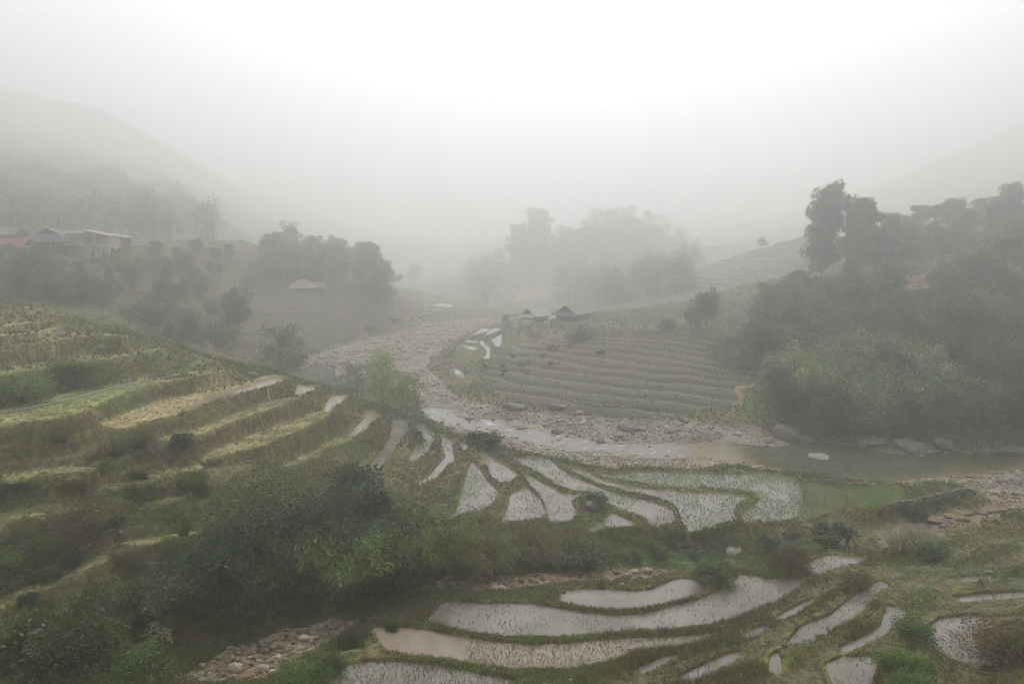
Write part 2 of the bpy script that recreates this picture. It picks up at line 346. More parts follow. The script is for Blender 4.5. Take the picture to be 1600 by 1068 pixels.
# ---- zones (world polygons) painted as soft masks
def zone(pts, soft=6):
    P = [W(p)[:2] for p in pts]
    m0 = np.zeros((NR, NA)); r, a, m = poly_mask(P); m0[r, a][m] = 1
    return blur(m0, soft)
gravel = zone([(640,600,1.3),(670,655,1.2),(760,690,1),(800,706,.9),(850,714,.7),(920,730,.5),(1000,732,.5),(1120,733,.4),(1250,744,.2),(1300,755,.2),(1400,762,.5),(1480,752,.5),(1540,772,.3),(1600,800,.3),(1750,790,.3),(1750,700,.2),(1600,702,.2),(1480,706,0),(1330,695,0),(1240,694,0),(1215,684,.5),(1180,672,.7),(1100,662,1.0),(1000,655,1.1),(900,650,1.2),(800,640,1.3),(720,622,1.4),(690,600,1.4)])
gravel = np.maximum(gravel, zone([(640,608,1.3),(700,605,1.3),(665,575,1.6),(675,558,2),(705,538,2.7),(735,520,3.5),(800,500,4.5),(760,496,3.7),(690,502,3.4),(600,522,2.7),(520,545,2),(470,565,1.6),(480,600,1),(560,606,1.1)]))
streamz = zone([(270,1068,2.2),(340,1030,1.8),(440,992,1.6),(520,965,1.4),(560,965,1.4),(520,1000,1.6),(450,1045,1.9),(420,1068,2)], 4)
for q in ([(640,930,1.1),(700,905,1.1),(860,893,.8),(950,885,.7),(1060,889,.5),(1040,900,.6),(900,910,.8),(800,922,1.0)],
          [(1350,850,.3),(1375,825,.4),(1420,815,.3),(1470,802,.2),(1530,788,.2),(1600,772,.1),(1600,800,.5),(1530,812,.5),(1470,830,.5),(1420,850,.4),(1380,862,.5)]):
    streamz = np.maximum(streamz, zone(q, 4))
midhill = zone([(760,590,3),(760,545,4.5),(850,530,7),(930,515,9.3),(1030,518,9.6),(1130,520,10.3),(1190,580,6),(1160,640,2),(1000,652,1.2),(860,640,1.6),(780,615,2)], 12)
backter = zone([(955,486,'d',222),(1000,468,'d',258),(1100,412,'d',246),(1250,370,'d',231),(1265,380,'d',215),(1250,425,'d',172),(1100,470,'d',196)], 10)
leftter = zone([(400,560,'d',140),(520,530,'d',168),(680,490,'d',228),(640,468,'d',216),(560,450,'d',203),(400,455,'d',186)], 12)
benchr = zone([(1130,500,'d',134),(1150,455,'d',160),(1240,440,'d',155),(1440,425,'d',156),(1440,445,'d',145),(1240,470,'d',140)], 8)
slip1 = zone([(797,472,'d',277),(815,448,'d',286),(845,444,'d',288),(862,470,'d',277)], 3)
slip2 = zone([(843,425,'d',300),(852,395,'d',312),(862,398,'d',312),(866,425,'d',300)], 3)
path = zone([(1143,640,2.0),(1156,622,3),(1145,606,4),(1152,603,4.1),(1162,620,3.2),(1160,640,2)], 1)
path = np.maximum(path, zone([(1150,602,4.2),(1180,594,5),(1215,586,5.8),(1215,590,5.6),(1180,599,4.8),(1152,607,4)], 1))
redb = zone([(1382,452,'d',144),(1390,434,'d',152),(1445,438,'d',149),(1440,455,'d',141)], 2)
rapidz = zone([(650,606,1.1),(680,628,.98),(715,641,.82),(760,651,.68),(800,654,.58),(840,666,.45),(900,681,.28),(960,690,.14),(1040,691,.03),(1100,692,0),(1100,716,0),(1050,719,.02),(960,714,.08),(900,707,.18),(850,698,.3),(805,692,.38),(765,679,.52),(720,670,.68),(680,662,.85)], 1)
greenfield = zone([(925,501,10),(1028,507,10),(1028,514,10),(930,508,10)], 1)
greenstrip = zone([(900,858,.9),(1000,852,.9),(1120,855,.8),(1150,870,.6),(1100,888,.5),(950,876,.6)], 4)
rightg = zone([(1450,850,1.7),(1600,830,2),(1750,830,2.4),(1750,930,4.5),(1600,930,4),(1480,915,3.2),(1380,905,2.4),(1380,872,1.7)], 8)
dirtl = zone([(60,920,5.9),(170,870,5.7),(230,830,6.2),(250,840,6),(180,895,5.3),(120,960,5)], 4)
dirtl = np.maximum(dirtl, zone([(165,1000,4.4),(175,900,5.2),(195,900,5.1),(185,1010,4.2),(200,1060,3.4),(170,1060,3.6)], 3))
leftslope = zone([(-200,700,11),(0,690,11),(250,700,9.5),(330,760,7),(420,790,4.6),(700,830,2.5),(860,830,1.5),(860,890,.8),(560,960,1.4),(420,1000,1.7),(250,1080,2.4),(-200,1080,5)], 10)
# terracing of the distant farmed slopes
LIP = np.zeros((NR, NA))
def terrace(Zin, step, mask, seed, lip=.65):
    global LIP
    mask = mask*(1-np.clip(blur(fixd.astype(float), 4)*2.5, 0, 1))
    n = (fbm(GX/17, GY/17, seed, 2)-.5)*step*1.4
    u = (Zin+n)/step; fl = np.floor(u); fr = u-fl
    t = (fl + sst(lip, 1, fr)*.92 + fr*.08)*step - n
    LIP = np.maximum(LIP, mask*np.exp(-((fr-lip+.03)/.06)**2)); return Zin*(1-mask)+t*mask
Z = terrace(Z, .7, np.clip(midhill*1.2, 0, 1), 3)
Z = terrace(Z, 1.7, np.clip(backter*1.2, 0, 1), 5)
Z = terrace(Z, 1.3, np.clip(leftter*1.2, 0, 1), 8)
Z = terrace(Z, 1.3, np.clip(benchr*1.2, 0, 1), 9)
LIP0 = LIP.copy()
Z = terrace(Z, 1.15, np.clip(leftslope*1.1, 0, 1)*.8*(1-np.clip(streamz*2, 0, 1)), 19, .5)
# small furrow ridges on the near right field
ridge = np.sin((fbm(GX/14, GY/14, 31, 2)*2.2 + (GY*.92-GX*.42)/1.9)*math.pi*1.0)
# right lower field small bunds
nearright = zone([(930,1060,3),(1180,985,2.4),(1250,930,2),(1320,895,2),(1450,880,2.5),(1750,880,3.6),(1750,1090,6),(930,1090,3)], 10)
flat_keep = blur(fixd.astype(float), 3)
Z = Z + np.clip(1-flat_keep*1.6, 0, 1)*np.clip(nearright+rightg, 0, 1)*.26*sst(.1, .9, ridge)
# natural roughness
hillock = zone([(-200,470,19),(0,470,19),(230,530,15),(420,585,11.5),(560,625,7),(560,740,4),(300,730,7.5),(0,760,9),(-200,760,9)], 8)
mirror = zone([(695,600,1.4),(715,545,4),(745,505,6.9),(840,495,9),(890,505,8.6),(880,530,7),(850,545,5.6),(760,565,3.6),(730,600,2.2)], 4)
wild = np.clip(1-near_fix-nearright*.75-mirror-gravel-midhill*.6-backter*.6-leftter*.6, 0, 1)
Z = Z + wild*((fbm(GX/5, GY/5, 11, 5)-.5)*(.9+RR*.006)) + (1-fixd)*np.clip(1-gravel, 0, 1)*(fbm(GX/.9, GY/.9, 12, 3)-.5)*.3*sst(25, 45, 70-RR*.2)
far = sst(170, 300, RR); Z = Z + far*(fbm(GX/40, GY/40, 13, 5)-.5)*10*np.clip(1-gravel*3-backter*2-leftter*2-midhill, 0, 1)*sst(0, 30, Z-6)
Z = Z + gravel*(fbm(GX/3, GY/3, 14, 4)-.5)*.35*(Z > .02)
Z = Z + dike*(fbm(GX/1.1, GY/1.1, 16, 3)-.5)*.12

def ground(x, y):
    i, j = g_of(np.asarray(x, float), np.asarray(y, float))
    i = np.clip(i, 0, NA-1.001); j = np.clip(j, 0, NR-1.001)
    i0 = i.astype(int); j0 = j.astype(int); fi = i-i0; fj = j-j0
    return (Z[j0, i0]*(1-fi)+Z[j0, i0+1]*fi)*(1-fj)+(Z[j0+1, i0]*(1-fi)+Z[j0+1, i0+1]*fi)*fj
def samp(M, x, y):
    i, j = g_of(np.asarray(x, float), np.asarray(y, float))
    return M[np.clip(np.round(j).astype(int), 0, NR-1), np.clip(np.round(i).astype(int), 0, NA-1)]
def hit(px, py, rmin=28.5):
    """first point where the ray through a pixel meets the ground"""
    X, Y, Zd = ray(px, py); s = np.exp(np.linspace(math.log(rmin), math.log(1030), 3200))/math.hypot(X, Y)
    g = ground(X*s, Y*s); below = (CZ+Zd*s) < g
    if not below.any(): return None
    k = int(np.argmax(below)); t = s[k]
    return (X*t, Y*t, float(g[k]))

# ---- colours (true surface colours)
def C3(*c): return np.array(c)
dzr = np.gradient(Z, axis=0)/(RR*DR); dza = np.gradient(Z, axis=1)/(RR*DA)
slope = np.hypot(dzr, dza)
n1 = fbm(GX/6, GY/6, 21, 4)[..., None]; n2 = fbm(GX/1.3, GY/1.3, 22, 4)[..., None]; n3 = fbm(GX/.35, GY/.35, 23, 2)[..., None]
green = C3(.072, .115, .024); olive = C3(.155, .145, .058); brown = C3(.135, .092, .05); straw = C3(.33, .29, .13); soil = C3(.13, .078, .046)
def mix(a, b, t): return a*(1-t)+b*t
col = mix(mix(olive, green, sst(.35, .65, n1)), brown, sst(.45, .7, n2)*.8)
steep = sst(.35, .9, slope)[..., None]
brown = C3(.115, .075, .04); olive_ = C3(.125, .12, .045)
col = mix(col, mix(mix(brown, olive_, sst(.3, .7, n2)), green, sst(.45, .75, n1)*.7), steep)
treadm = np.zeros((NR, NA))
for P, z in TW[:13]+TW[15:]:
    r, a, m = poly_mask(P); treadm[r, a][m] = 1
treadm = blur(treadm, 2)[..., None]
col = mix(col, mix(mix(straw, olive, sst(.3, .7, n2)), C3(.20, .23, .07), sst(.5, .7, n1)), treadm*.95)
dk = blur(dike.astype(float), 1)[..., None]
col = mix(col, mix(C3(.14, .155, .045), brown, sst(.5, .75, n2)), np.clip(dk*1.1, 0, 1))
for m, c, c2 in ((midhill, C3(.098, .074, .044), C3(.072, .080, .034)), (backter, C3(.14, .12, .08), C3(.10, .11, .055)), (leftter, C3(.12, .10, .07), C3(.09, .10, .05)), (benchr, C3(.12, .12, .07), C3(.09, .10, .05))):
    lip = LIP0[..., None]
    cc = mix(mix(c, c2, sst(.42, .6, n1)), C3(.27, .24, .16), lip*.8*(1 if m is not leftter else .6)); col = mix(col, cc, np.clip(m*1.1, 0, 1)[..., None])
lp = (np.clip(LIP-LIP0, 0, 1)*(1-np.clip(streamz*2, 0, 1)))[..., None]; col = mix(col, mix(C3(.25, .26, .085), C3(.27, .21, .11), sst(.4, .6, n1)), lp*1.0)
rd = (np.clip(nearright+rightg, 0, 1)*sst(.1, .9, ridge))[..., None]; col = mix(col, mix(C3(.19, .20, .06), C3(.17, .12, .06), sst(.45, .65, n2)), rd*.7)
gcol = mix(mix(C3(.28, .24, .19), C3(.20, .175, .14), sst(.4, .6, n2)), C3(.14, .12, .08), sst(.55, .7, n1)*.8)
col = mix(col, gcol, np.clip(gravel*1.3, 0, 1)[..., None])
col = mix(col, mix(C3(.25, .175, .11), C3(.17, .135, .09), sst(.35, .65, n2)), np.clip(streamz*1.2, 0, 1)[..., None])
for m, c in ((slip1, C3(.30, .20, .13)), (slip2, C3(.28, .19, .13)), (path, C3(.29, .19, .12)), (redb, C3(.28, .13, .10)), (greenfield, C3(.13, .20, .06)), (greenstrip, C3(.07, .11, .035)), (rightg*.8, C3(.09, .12, .04)), (dirtl*.15, C3(.16, .09, .055))):
    col = mix(col, c*(.8+.4*n2), np.clip(m, 0, 1)[..., None])
mud = (padmask > 0) & (RR < 120)
col[mud] = (mix(C3(.17, .125, .08), C3(.12, .10, .06), n2))[mud]
r, a, m = poly_mask(TW[5][0]); cc = mix(C3(.40, .31, .16), C3(.30, .26, .12), n2)[r, a]; v = col[r, a]; v[m] = cc[m]; col[r, a] = v
for q in ('T', 'U'):
    mm = padmask == list(PW).index(q)+1; col[mm] = (mix(C3(.13, .18, .06), C3(.2, .19, .10), sst(.3, .7, n2)) if q == 'U' else mix(C3(.17, .14, .10), C3(.13, .12, .07), n2))[mm]
fur = (np.clip(nearright+rightg, 0, 1)*(1-sst(.1, .9, ridge)))[..., None]; col = mix(col, mix(C3(.15, .12, .085), C3(.10, .085, .05), n2), fur*.55*(1-dk))
col = col*(.62+.76*n3)*1.22

# ---- build one terrain sheet: fine wedge + coarse rest of the circle + inner slope
side = 56
az_full = np.concatenate([np.linspace(AZ0, 2*math.pi-AZ0, side+2)[1:-1]])
inner_r = np.array([2.0, 6, 10, 14, 18, 21, 24, 26.5])
outer_r = np.array([1070, 1100, 1150, 1200.0])
def edge_h(az_i, r):  # ground beyond the wedge
    t = (az_i-AZ0)/(2*math.pi-2*AZ0); k = math.sin(math.pi*t)
    return t, k
ALLAZ = np.concatenate([azs, az_full]); ALLR = np.concatenate([inner_r, np.exp(lrs), outer_r])
nA, nRr = len(ALLAZ), len(ALLR)
ZZ = np.zeros((nRr, nA)); CC = np.zeros((nRr, nA, 3)); ni = len(inner_r)
ZZ[ni:ni+NR, :NA] = Z; CC[ni:ni+NR, :NA] = col
left_e, right_e = Z[:, 0], Z[:, -1]; re = np.exp(lrs)
for q, a in enumerate(az_full):
    t, k = edge_h(a, 0)
    base = right_e*(1-t)+left_e*t
    hill = 23.4+(re-2)*.35
    kk = sst(0, .8, np.float64(k)); ZZ[ni:ni+NR, NA+q] = base*(1-kk)+hill*kk
    CC[ni:ni+NR, NA+q] = col[:, -1 if t < .5 else 0]
for q, r in enumerate(inner_r):
    t = (r-2)/(R0-2); ZZ[q] = 22.6*(1-t)+ZZ[ni]*t; CC[q] = CC[ni]
for q, r in enumerate(outer_r):
    f = (r-R1)/(1200-R1); ZZ[ni+NR+q] = ZZ[ni+NR-1]*(1-f)+f*np.maximum(ZZ[ni+NR-1], 60); CC[ni+NR+q] = CC[ni+NR-1]
AA, RA = np.meshgrid(ALLAZ, ALLR)
VX = RA*np.sin(AA); VY = RA*np.cos(AA)
V = np.stack([VX.ravel(), VY.ravel(), ZZ.ravel()], 1)
jj, ii = np.meshgrid(np.arange(nRr-1), np.arange(nA), indexing='ij')
i2 = (ii+1) % nA
F = np.stack([jj*nA+ii, jj*nA+i2, (jj+1)*nA+i2, (jj+1)*nA+ii], -1).reshape(-1, 4)
cap = len(V); V = np.vstack([V, [[0, 0, 23.3]]])
CCf = np.vstack([CC.reshape(-1, 3), [[.1, .1, .05]]])

# ------------------------------------------------------------------ mesh + material helpers
def mesh_np(name, V, F4=None, F3=None, mat=None, col=None, smooth=False):
    me = bpy.data.meshes.new(name)
    V = np.asarray(V, np.float32)
    n4 = 0 if F4 is None else len(F4); n3 = 0 if F3 is None else len(F3)
    me.vertices.add(len(V)); me.vertices.foreach_set('co', V.ravel())
    loops = np.concatenate([np.asarray(F4, np.int32).ravel() if n4 else np.zeros(0, np.int32), np.asarray(F3, np.int32).ravel() if n3 else np.zeros(0, np.int32)])
    me.loops.add(len(loops)); me.loops.foreach_set('vertex_index', loops)
    st = np.concatenate([np.arange(n4)*4, n4*4+np.arange(n3)*3]).astype(np.int32)
    me.polygons.add(n4+n3); me.polygons.foreach_set('loop_start', st)
    if smooth: me.polygons.foreach_set('use_smooth', np.ones(n4+n3, bool))
    me.update(calc_edges=True)
    if col is not None:
        a = me.color_attributes.new('Col', 'FLOAT_COLOR', 'POINT')
        c = np.ones((len(V), 4), np.float32); c[:, :3] = col; a.data.foreach_set('color', c.ravel())
    if mat: me.materials.append(mat)
    return me
def obj(name, me, parent=None, **kw):
    o = bpy.data.objects.new(name, me); sc.collection.objects.link(o)
    if parent: o.parent = parent
    for k, v in kw.items(): o[k] = v
    return o
def mat_new(name):
    m = bpy.data.materials.new(name); m.use_nodes = True
    n = m.node_tree; b = n.nodes['Principled BSDF']; return m, n, b
def noise_node(n, scale, detail=5, rough=.6):
    tc = n.nodes.new('ShaderNodeTexCoord'); t = n.nodes.new('ShaderNodeTexNoise')
    t.inputs['Scale'].default_value = scale; t.inputs['Detail'].default_value = detail; t.inputs['Roughness'].default_value = rough
    n.links.new(tc.outputs['Object'], t.inputs['Vector']); return t
def col_mat(name, rough=.9, nscale=6, amp=(.6, 1.5), bump=.0, bscale=8, spec=.3):
    m, n, b = mat_new(name)
    a = n.nodes.new('ShaderNodeAttribute'); a.attribute_name = 'Col'
    t = noise_node(n, nscale)
    mr = n.nodes.new('ShaderNodeMapRange'); mr.inputs[1].default_value = .3; mr.inputs[2].default_value = .7
    mr.inputs[3].default_value = amp[0]; mr.inputs[4].default_value = amp[1]
    n.links.new(t.outputs['Fac'], mr.inputs[0])
    vm = n.nodes.new('ShaderNodeVectorMath'); vm.operation = 'SCALE'
    n.links.new(a.outputs['Color'], vm.inputs[0]); n.links.new(mr.outputs[0], vm.inputs['Scale'])
    n.links.new(vm.outputs[0], b.inputs['Base Color'])
    b.inputs['Roughness'].default_value = rough; b.inputs['Specular IOR Level'].default_value = spec
    if bump:
        t2 = noise_node(n, bscale, 8, .7); bp = n.nodes.new('ShaderNodeBump'); bp.inputs['Strength'].default_value = bump
        bp.inputs['Distance'].default_value = .15
        n.links.new(t2.outputs['Fac'], bp.inputs['Height']); n.links.new(bp.outputs[0], b.inputs['Normal'])
    return m
def plain_mat(name, c, c2=None, rough=.8, nscale=4, bump=0, bscale=10, spec=.4):
    m, n, b = mat_new(name); c2 = c2 or tuple(x*.7 for x in c)
    t = noise_node(n, nscale); cr = n.nodes.new('ShaderNodeValToRGB')
    cr.color_ramp.elements[0].position = .35; cr.color_ramp.elements[1].position = .65
    cr.color_ramp.elements[0].color = (*c, 1); cr.color_ramp.elements[1].color = (*c2, 1)
    n.links.new(t.outputs['Fac'], cr.inputs[0]); n.links.new(cr.outputs[0], b.inputs['Base Color'])
    b.inputs['Roughness'].default_value = rough; b.inputs['Specular IOR Level'].default_value = spec
    if bump:
        t2 = noise_node(n, bscale, 6, .7); bp = n.nodes.new('ShaderNodeBump'); bp.inputs['Strength'].default_value = bump
        bp.inputs['Distance'].default_value = .1
        n.links.new(t2.outputs['Fac'], bp.inputs['Height']); n.links.new(bp.outputs[0], b.inputs['Normal'])
    return m
def leaf_mat(name, trans=.3, rough=.45):
    m, n, b = mat_new(name)
    a = n.nodes.new('ShaderNodeAttribute'); a.attribute_name = 'Col'
    oi = n.nodes.new('ShaderNodeObjectInfo')
    mr = n.nodes.new('ShaderNodeMapRange'); mr.inputs[3].default_value = .55; mr.inputs[4].default_value = 1.5
    n.links.new(oi.outputs['Random'], mr.inputs[0])
    vm = n.nodes.new('ShaderNodeVectorMath'); vm.operation = 'SCALE'
    n.links.new(a.outputs['Color'], vm.inputs[0]); n.links.new(mr.outputs[0], vm.inputs['Scale'])
    n.links.new(vm.outputs[0], b.inputs['Base Color']); b.inputs['Roughness'].default_value = rough
    b.inputs['Specular IOR Level'].default_value = .35
    tr = n.nodes.new('ShaderNodeBsdfTranslucent'); n.links.new(vm.outputs[0], tr.inputs[0])
    ms = n.nodes.new('ShaderNodeMixShader'); ms.inputs[0].default_value = trans
    out = n.nodes['Material Output']; n.links.new(b.outputs[0], ms.inputs[1]); n.links.new(tr.outputs[0], ms.inputs[2]); n.links.new(ms.outputs[0], out.inputs[0])
    return m
def water_mat(name, c, c2, bump=.03, scale=3, rough=.06, ns=.35):
    m, n, b = mat_new(name)
    t0 = noise_node(n, ns, 4); cr = n.nodes.new('ShaderNodeValToRGB')
    cr.color_ramp.elements[0].position = .4; cr.color_ramp.elements[1].position = .6
    cr.color_ramp.elements[0].color = (*c, 1); cr.color_ramp.elements[1].color = (*c2, 1)
    n.links.new(t0.outputs['Fac'], cr.inputs[0]); n.links.new(cr.outputs[0], b.inputs['Base Color'])
    b.inputs['Roughness'].default_value = rough; b.inputs['IOR'].default_value = 1.33; b.inputs['Specular IOR Level'].default_value = .5
    t = noise_node(n, scale, 4); bp = n.nodes.new('ShaderNodeBump'); bp.inputs['Strength'].default_value = bump; bp.inputs['Distance'].default_value = .1
    n.links.new(t.outputs['Fac'], bp.inputs['Height']); n.links.new(bp.outputs[0], b.inputs['Normal'])
    return m
M_ground = col_mat('ground', .95, 3.0, (.42, 1.75), 1.0, 7)
M_leaf = leaf_mat('leaf'); M_grass = leaf_mat('grass_blade', .35, .6)
M_rock = col_mat('rock', .85, 3, (.6, 1.4), .9, 5)
M_bark = plain_mat('bark', (.10, .085, .065), (.17, .15, .12), .9, 6, .4)
M_twig = plain_mat('twig', (.24, .22, .18), (.16, .14, .11), .9, 6, .3)
M_culm = plain_mat('culm', (.12, .12, .05), (.2, .18, .08), .6, 3)
M_paddy = water_mat('paddy_water', (.25, .23, .20), (.18, .165, .135))
M_muddy = water_mat('muddy_water', (.31, .245, .19), (.26, .21, .165), .02, 3)
M_river = water_mat('river_water', (.07, .085, .055), (.085, .09, .055), .15, 1.2, .12, .08)
def col_water(name):
    m = col_mat(name, .1, .9, (.75, 1.25), .5, 1.4, .5); b = m.node_tree.nodes['Principled BSDF']; b.inputs['IOR'].default_value = 1.33
    m.node_tree.nodes['Bump'].inputs['Distance'].default_value = .06; return m
M_colwater = col_water('river_surface')
M_rapid = water_mat('rapid_water', (.21, .195, .17), (.62, .61, .59), .8, 1.4, .15, .8)
_r = next(x for x in M_rapid.node_tree.nodes if x.type == 'VALTORGB').color_ramp; _r.elements[0].position = .57; _r.elements[1].position = .72

tri_cap = np.array([[(i+1) % nA, i, cap] for i in range(nA)])
me = mesh_np('ground', V, F, tri_cap, M_ground, CCf, smooth=True)
obj('ground', me, kind='structure')
# ------------------------------------------------------------------ water
def poly_obj(name, P, z, mat, **kw):
    bm = bmesh.new(); vs = [bm.verts.new((p[0], p[1], z if np.isscalar(z) else z[i])) for i, p in enumerate(P)]
    f = bm.faces.new(vs); bm.normal_update()
    if f.normal.z < 0: f.normal_flip()
    bmesh.ops.triangulate(bm, faces=[f]); me = bpy.data.meshes.new(name); bm.to_mesh(me); bm.free(); me.materials.append(mat)
    return obj(name, me, **kw)
for k, (P, z, d) in PW.items():
    if k == 'U': continue
    zz = z-.055 if k == 'D' else z
    poly_obj('paddy_water', ring_pts(P, .05), zz, M_muddy if k in ('dd', 'D', 'F', 'E', 'G') else M_paddy, kind='structure')
# wet puddles of the upper yellow paddy
POOLW2 = smooth_poly(POOLW, 2)
def pool_surface():
    P = ring_pts(POOLW2, 1.2); lo = P.min(0); hi = P.max(0); st = .5
    xs = np.arange(lo[0]-1, hi[0]+1, st); ys = np.arange(lo[1]-1, hi[1]+1, st); X, Y = np.meshgrid(xs, ys)
    ins = np.zeros(X.shape, bool)
    for k in range(len(P)):
        x1, y1, x2, y2 = P[k][0], P[k][1], P[k-1][0], P[k-1][1]
        if y1 != y2: ins ^= ((y1 > Y) != (y2 > Y)) & (X < (x2-x1)*(Y-y1)/(y2-y1)+x1)
    south = np.full(len(xs), 1e9)
    for i in range(len(xs)):
        c = np.where(ins[:, i])[0]
        if len(c): south[i] = ys[c[0]]
    d = Y-south[None]+ (fbm(X/4, Y/4, 77, 3)-.5)*5
    deep = sst(.4, 4.0, d)*sst(xs[np.where(ins.any(0))[0][0]], xs[np.where(ins.any(0))[0][0]]+9, X)
    c = mix(C3(.235, .165, .085), C3(.09, .108, .056), deep[..., None]); n_ = len(xs)
    fi = ins[:-1, :-1] | ins[1:, 1:]; J, I = np.where(fi); q = J*n_+I
    return mesh_np('water', np.stack([X.ravel(), Y.ravel(), np.zeros(X.size)], 1), np.stack([q, q+1, q+1+n_, q+n_], 1), None, M_colwater, c.reshape(-1, 3), True)
obj('water', pool_surface(), kind='structure')
poly_obj('water', ring_pts(smooth_poly(LPOOLW, 2), .6), 1.0, M_river, kind='structure')
def strip(name, A, B, mat, n=90, m=10, dz=0, **kw):
    """water sheet between two world polylines"""
    def res(L):
        L = np.array([W(p) for p in L]); s = np.r_[0, np.cumsum(np.linalg.norm(np.diff(L[:, :2], axis=0), axis=1))]
        t = np.linspace(0, s[-1], n); return np.stack([np.interp(t, s, L[:, c]) for c in range(3)], 1)
    A = res(A); B = res(B); V = []
    for i in range(n):
        for j in range(m): V.append(A[i]*(1-j/(m-1))+B[i]*j/(m-1)+np.array([0, 0, dz]))
    V = np.array(V)
    F = np.array([[i*m+j, i*m+j+1, (i+1)*m+j+1, (i+1)*m+j] for i in range(n-1) for j in range(m-1)])
    return obj(name, mesh_np(name, V, F, None, mat, None, True), **kw)
strip('water', [(650,612,1.1),(680,632,.98),(715,645,.82),(760,655,.68),(800,658,.58),(840,670,.45),(900,684,.28),(960,692,.14),(1040,693,.03),(1090,696,.01),(1130,696,-.02)],
      [(662,648,.95),(680,660,.85),(720,668,.68),(765,677,.52),(805,690,.38),(850,696,.3),(900,705,.18),(960,712,.08),(1050,717,.02),(1095,712,.01),(1140,716,-.02)], M_rapid, dz=-.02, kind='structure')
strip('water', [(505,562,1.2),(540,545,1.5),(590,533,1.9),(625,522,2.3),(660,515,2.65),(700,507,2.9),(750,499,3.3)],
      [(515,572,1.1),(560,556,1.35),(605,543,1.75),(650,530,2.1),(680,519,2.4),(720,511,2.8),(762,500,3.3)], M_rapid, dz=.0, kind='structure')
strip('stream', [(300,1062,1.8),(360,1034,1.68),(440,1000,1.48),(500,975,1.36)],
      [(330,1075,1.8),(380,1048,1.68),(455,1008,1.48),(510,980,1.36)], M_rapid, 40, 5, dz=.11, kind='structure')
0 and strip('stream', [(800,908,.82),(880,899,.68),(950,894,.55),(1020,890,.48)], [(800,912,.82),(880,905,.68),(950,901,.55),(1020,894,.48)], M_rapid, 40, 5, dz=.08, kind='structure')
strip('stream', [(1350,848,.28),(1385,835,.24),(1430,818,.2),(1480,804,.14)], [(1365,858,.28),(1400,848,.24),(1440,832,.2),(1490,815,.14)], M_rapid, 40, 5, dz=.1, kind='structure')

# ------------------------------------------------------------------ haze
HAZE_TOP = float(ZZ.max())+14
hz_m = bpy.data.materials.new('haze'); hz_m.use_nodes = True; hn = hz_m.node_tree; hn.nodes.clear()
ho = hn.nodes.new('ShaderNodeOutputMaterial'); pv = hn.nodes.new('ShaderNodeVolumePrincipled')
pv.inputs['Color'].default_value = (.980, .986, .997, 1); pv.inputs['Density'].default_value = HAZE_DENSITY
pv.inputs['Anisotropy'].default_value = .67
hn.links.new(pv.outputs[0], ho.inputs['Volume'])
bm = bmesh.new(); bmesh.ops.create_cube(bm, size=1); bmesh.ops.scale(bm, vec=(2440, 2440, HAZE_TOP+3), verts=bm.verts)
bmesh.ops.translate(bm, vec=(0, 0, (HAZE_TOP-3)/2), verts=bm.verts)
hm = bpy.data.meshes.new('haze'); bm.to_mesh(hm); bm.free(); hm.materials.append(hz_m)
obj('haze', hm, kind='stuff')
print('Zmax', ZZ.max(), 'Zmin', ZZ.min())
# ------------------------------------------------------------------ scattering helpers
rng = np.random.default_rng(7); random.seed(7)
def rot_z(a):
    c, s = np.cos(a), np.sin(a); return c, s
def blades(P, nb, h, wd, lean, c1, c2, seed, spread=.08, tipc=1.25, curve=.5, hvar=.4):
    """tufts of grass-like blades at points P (n,3); each blade = quad + tip triangle"""
    g = np.random.default_rng(seed); n = len(P)
    B = np.repeat(P, nb, 0); m = len(B)
    hh = np.repeat(h if not np.isscalar(h) else np.full(n, h), nb)*g.uniform(1-hvar, 1+hvar, m)
    a = g.uniform(0, 2*np.pi, m); off = g.uniform(0, spread, m)
    B = B+np.stack([np.cos(a)*off, np.sin(a)*off, np.zeros(m)], 1)
    ln = lean*g.uniform(.2, 1.3, m); d = np.stack([np.cos(a), np.sin(a), np.zeros(m)], 1)
    b = g.uniform(0, np.pi, m); s = np.stack([np.cos(b), np.sin(b), np.zeros(m)], 1)*(wd*g.uniform(.7, 1.3, m))[:, None]
    up = np.array([0, 0, 1.0])
    mid = B+up*(hh*.6)[:, None]+d*(hh*ln*.35)[:, None]
    tip = B+up*(hh*(1-curve*ln*.6))[:, None]+d*(hh*ln)[:, None]
    V = np.stack([B-s*.5, B+s*.5, mid+s*.4, mid-s*.4, tip], 1).reshape(-1, 3)
    i = np.arange(m)*5
    F4 = np.stack([i, i+1, i+2, i+3], 1); F3 = np.stack([i+3, i+2, i+4], 1)
    t = np.repeat(g.uniform(0, 1, n), nb)[:, None]*.6+g.uniform(0, .4, (m, 1))
    c = np.array(c1)*(1-t)+np.array(c2)*t
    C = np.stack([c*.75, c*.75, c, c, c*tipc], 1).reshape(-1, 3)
    return V, F4, F3, C
def leaves(P, N, ln, wd, col, seed, droop=0.0, fold=.15):
    """leaf-sized quads: P positions, N pointing directions (unit)"""
    g = np.random.default_rng(seed); m = len(P)
    d = N+g.normal(0, .35, (m, 3)); d[:, 2] -= droop; d /= np.linalg.norm(d, axis=1)[:, None]
    r = g.normal(0, 1, (m, 3)); s = np.cross(d, r); s /= np.linalg.norm(s, axis=1)[:, None]+1e-9
    nn = np.cross(s, d); L = (ln*g.uniform(.6, 1.3, m))[:, None]; Wd = (wd*g.uniform(.7, 1.3, m))[:, None]
    V = np.stack([P, P+d*L*.5+s*Wd*.5+nn*Wd*fold, P+d*L, P+d*L*.5-s*Wd*.5+nn*Wd*fold], 1).reshape(-1, 3)
    i = np.arange(m)*4; F = np.stack([i, i+1, i+2, i+3], 1)
    C = np.repeat(col, 4, 0); return V, F, C
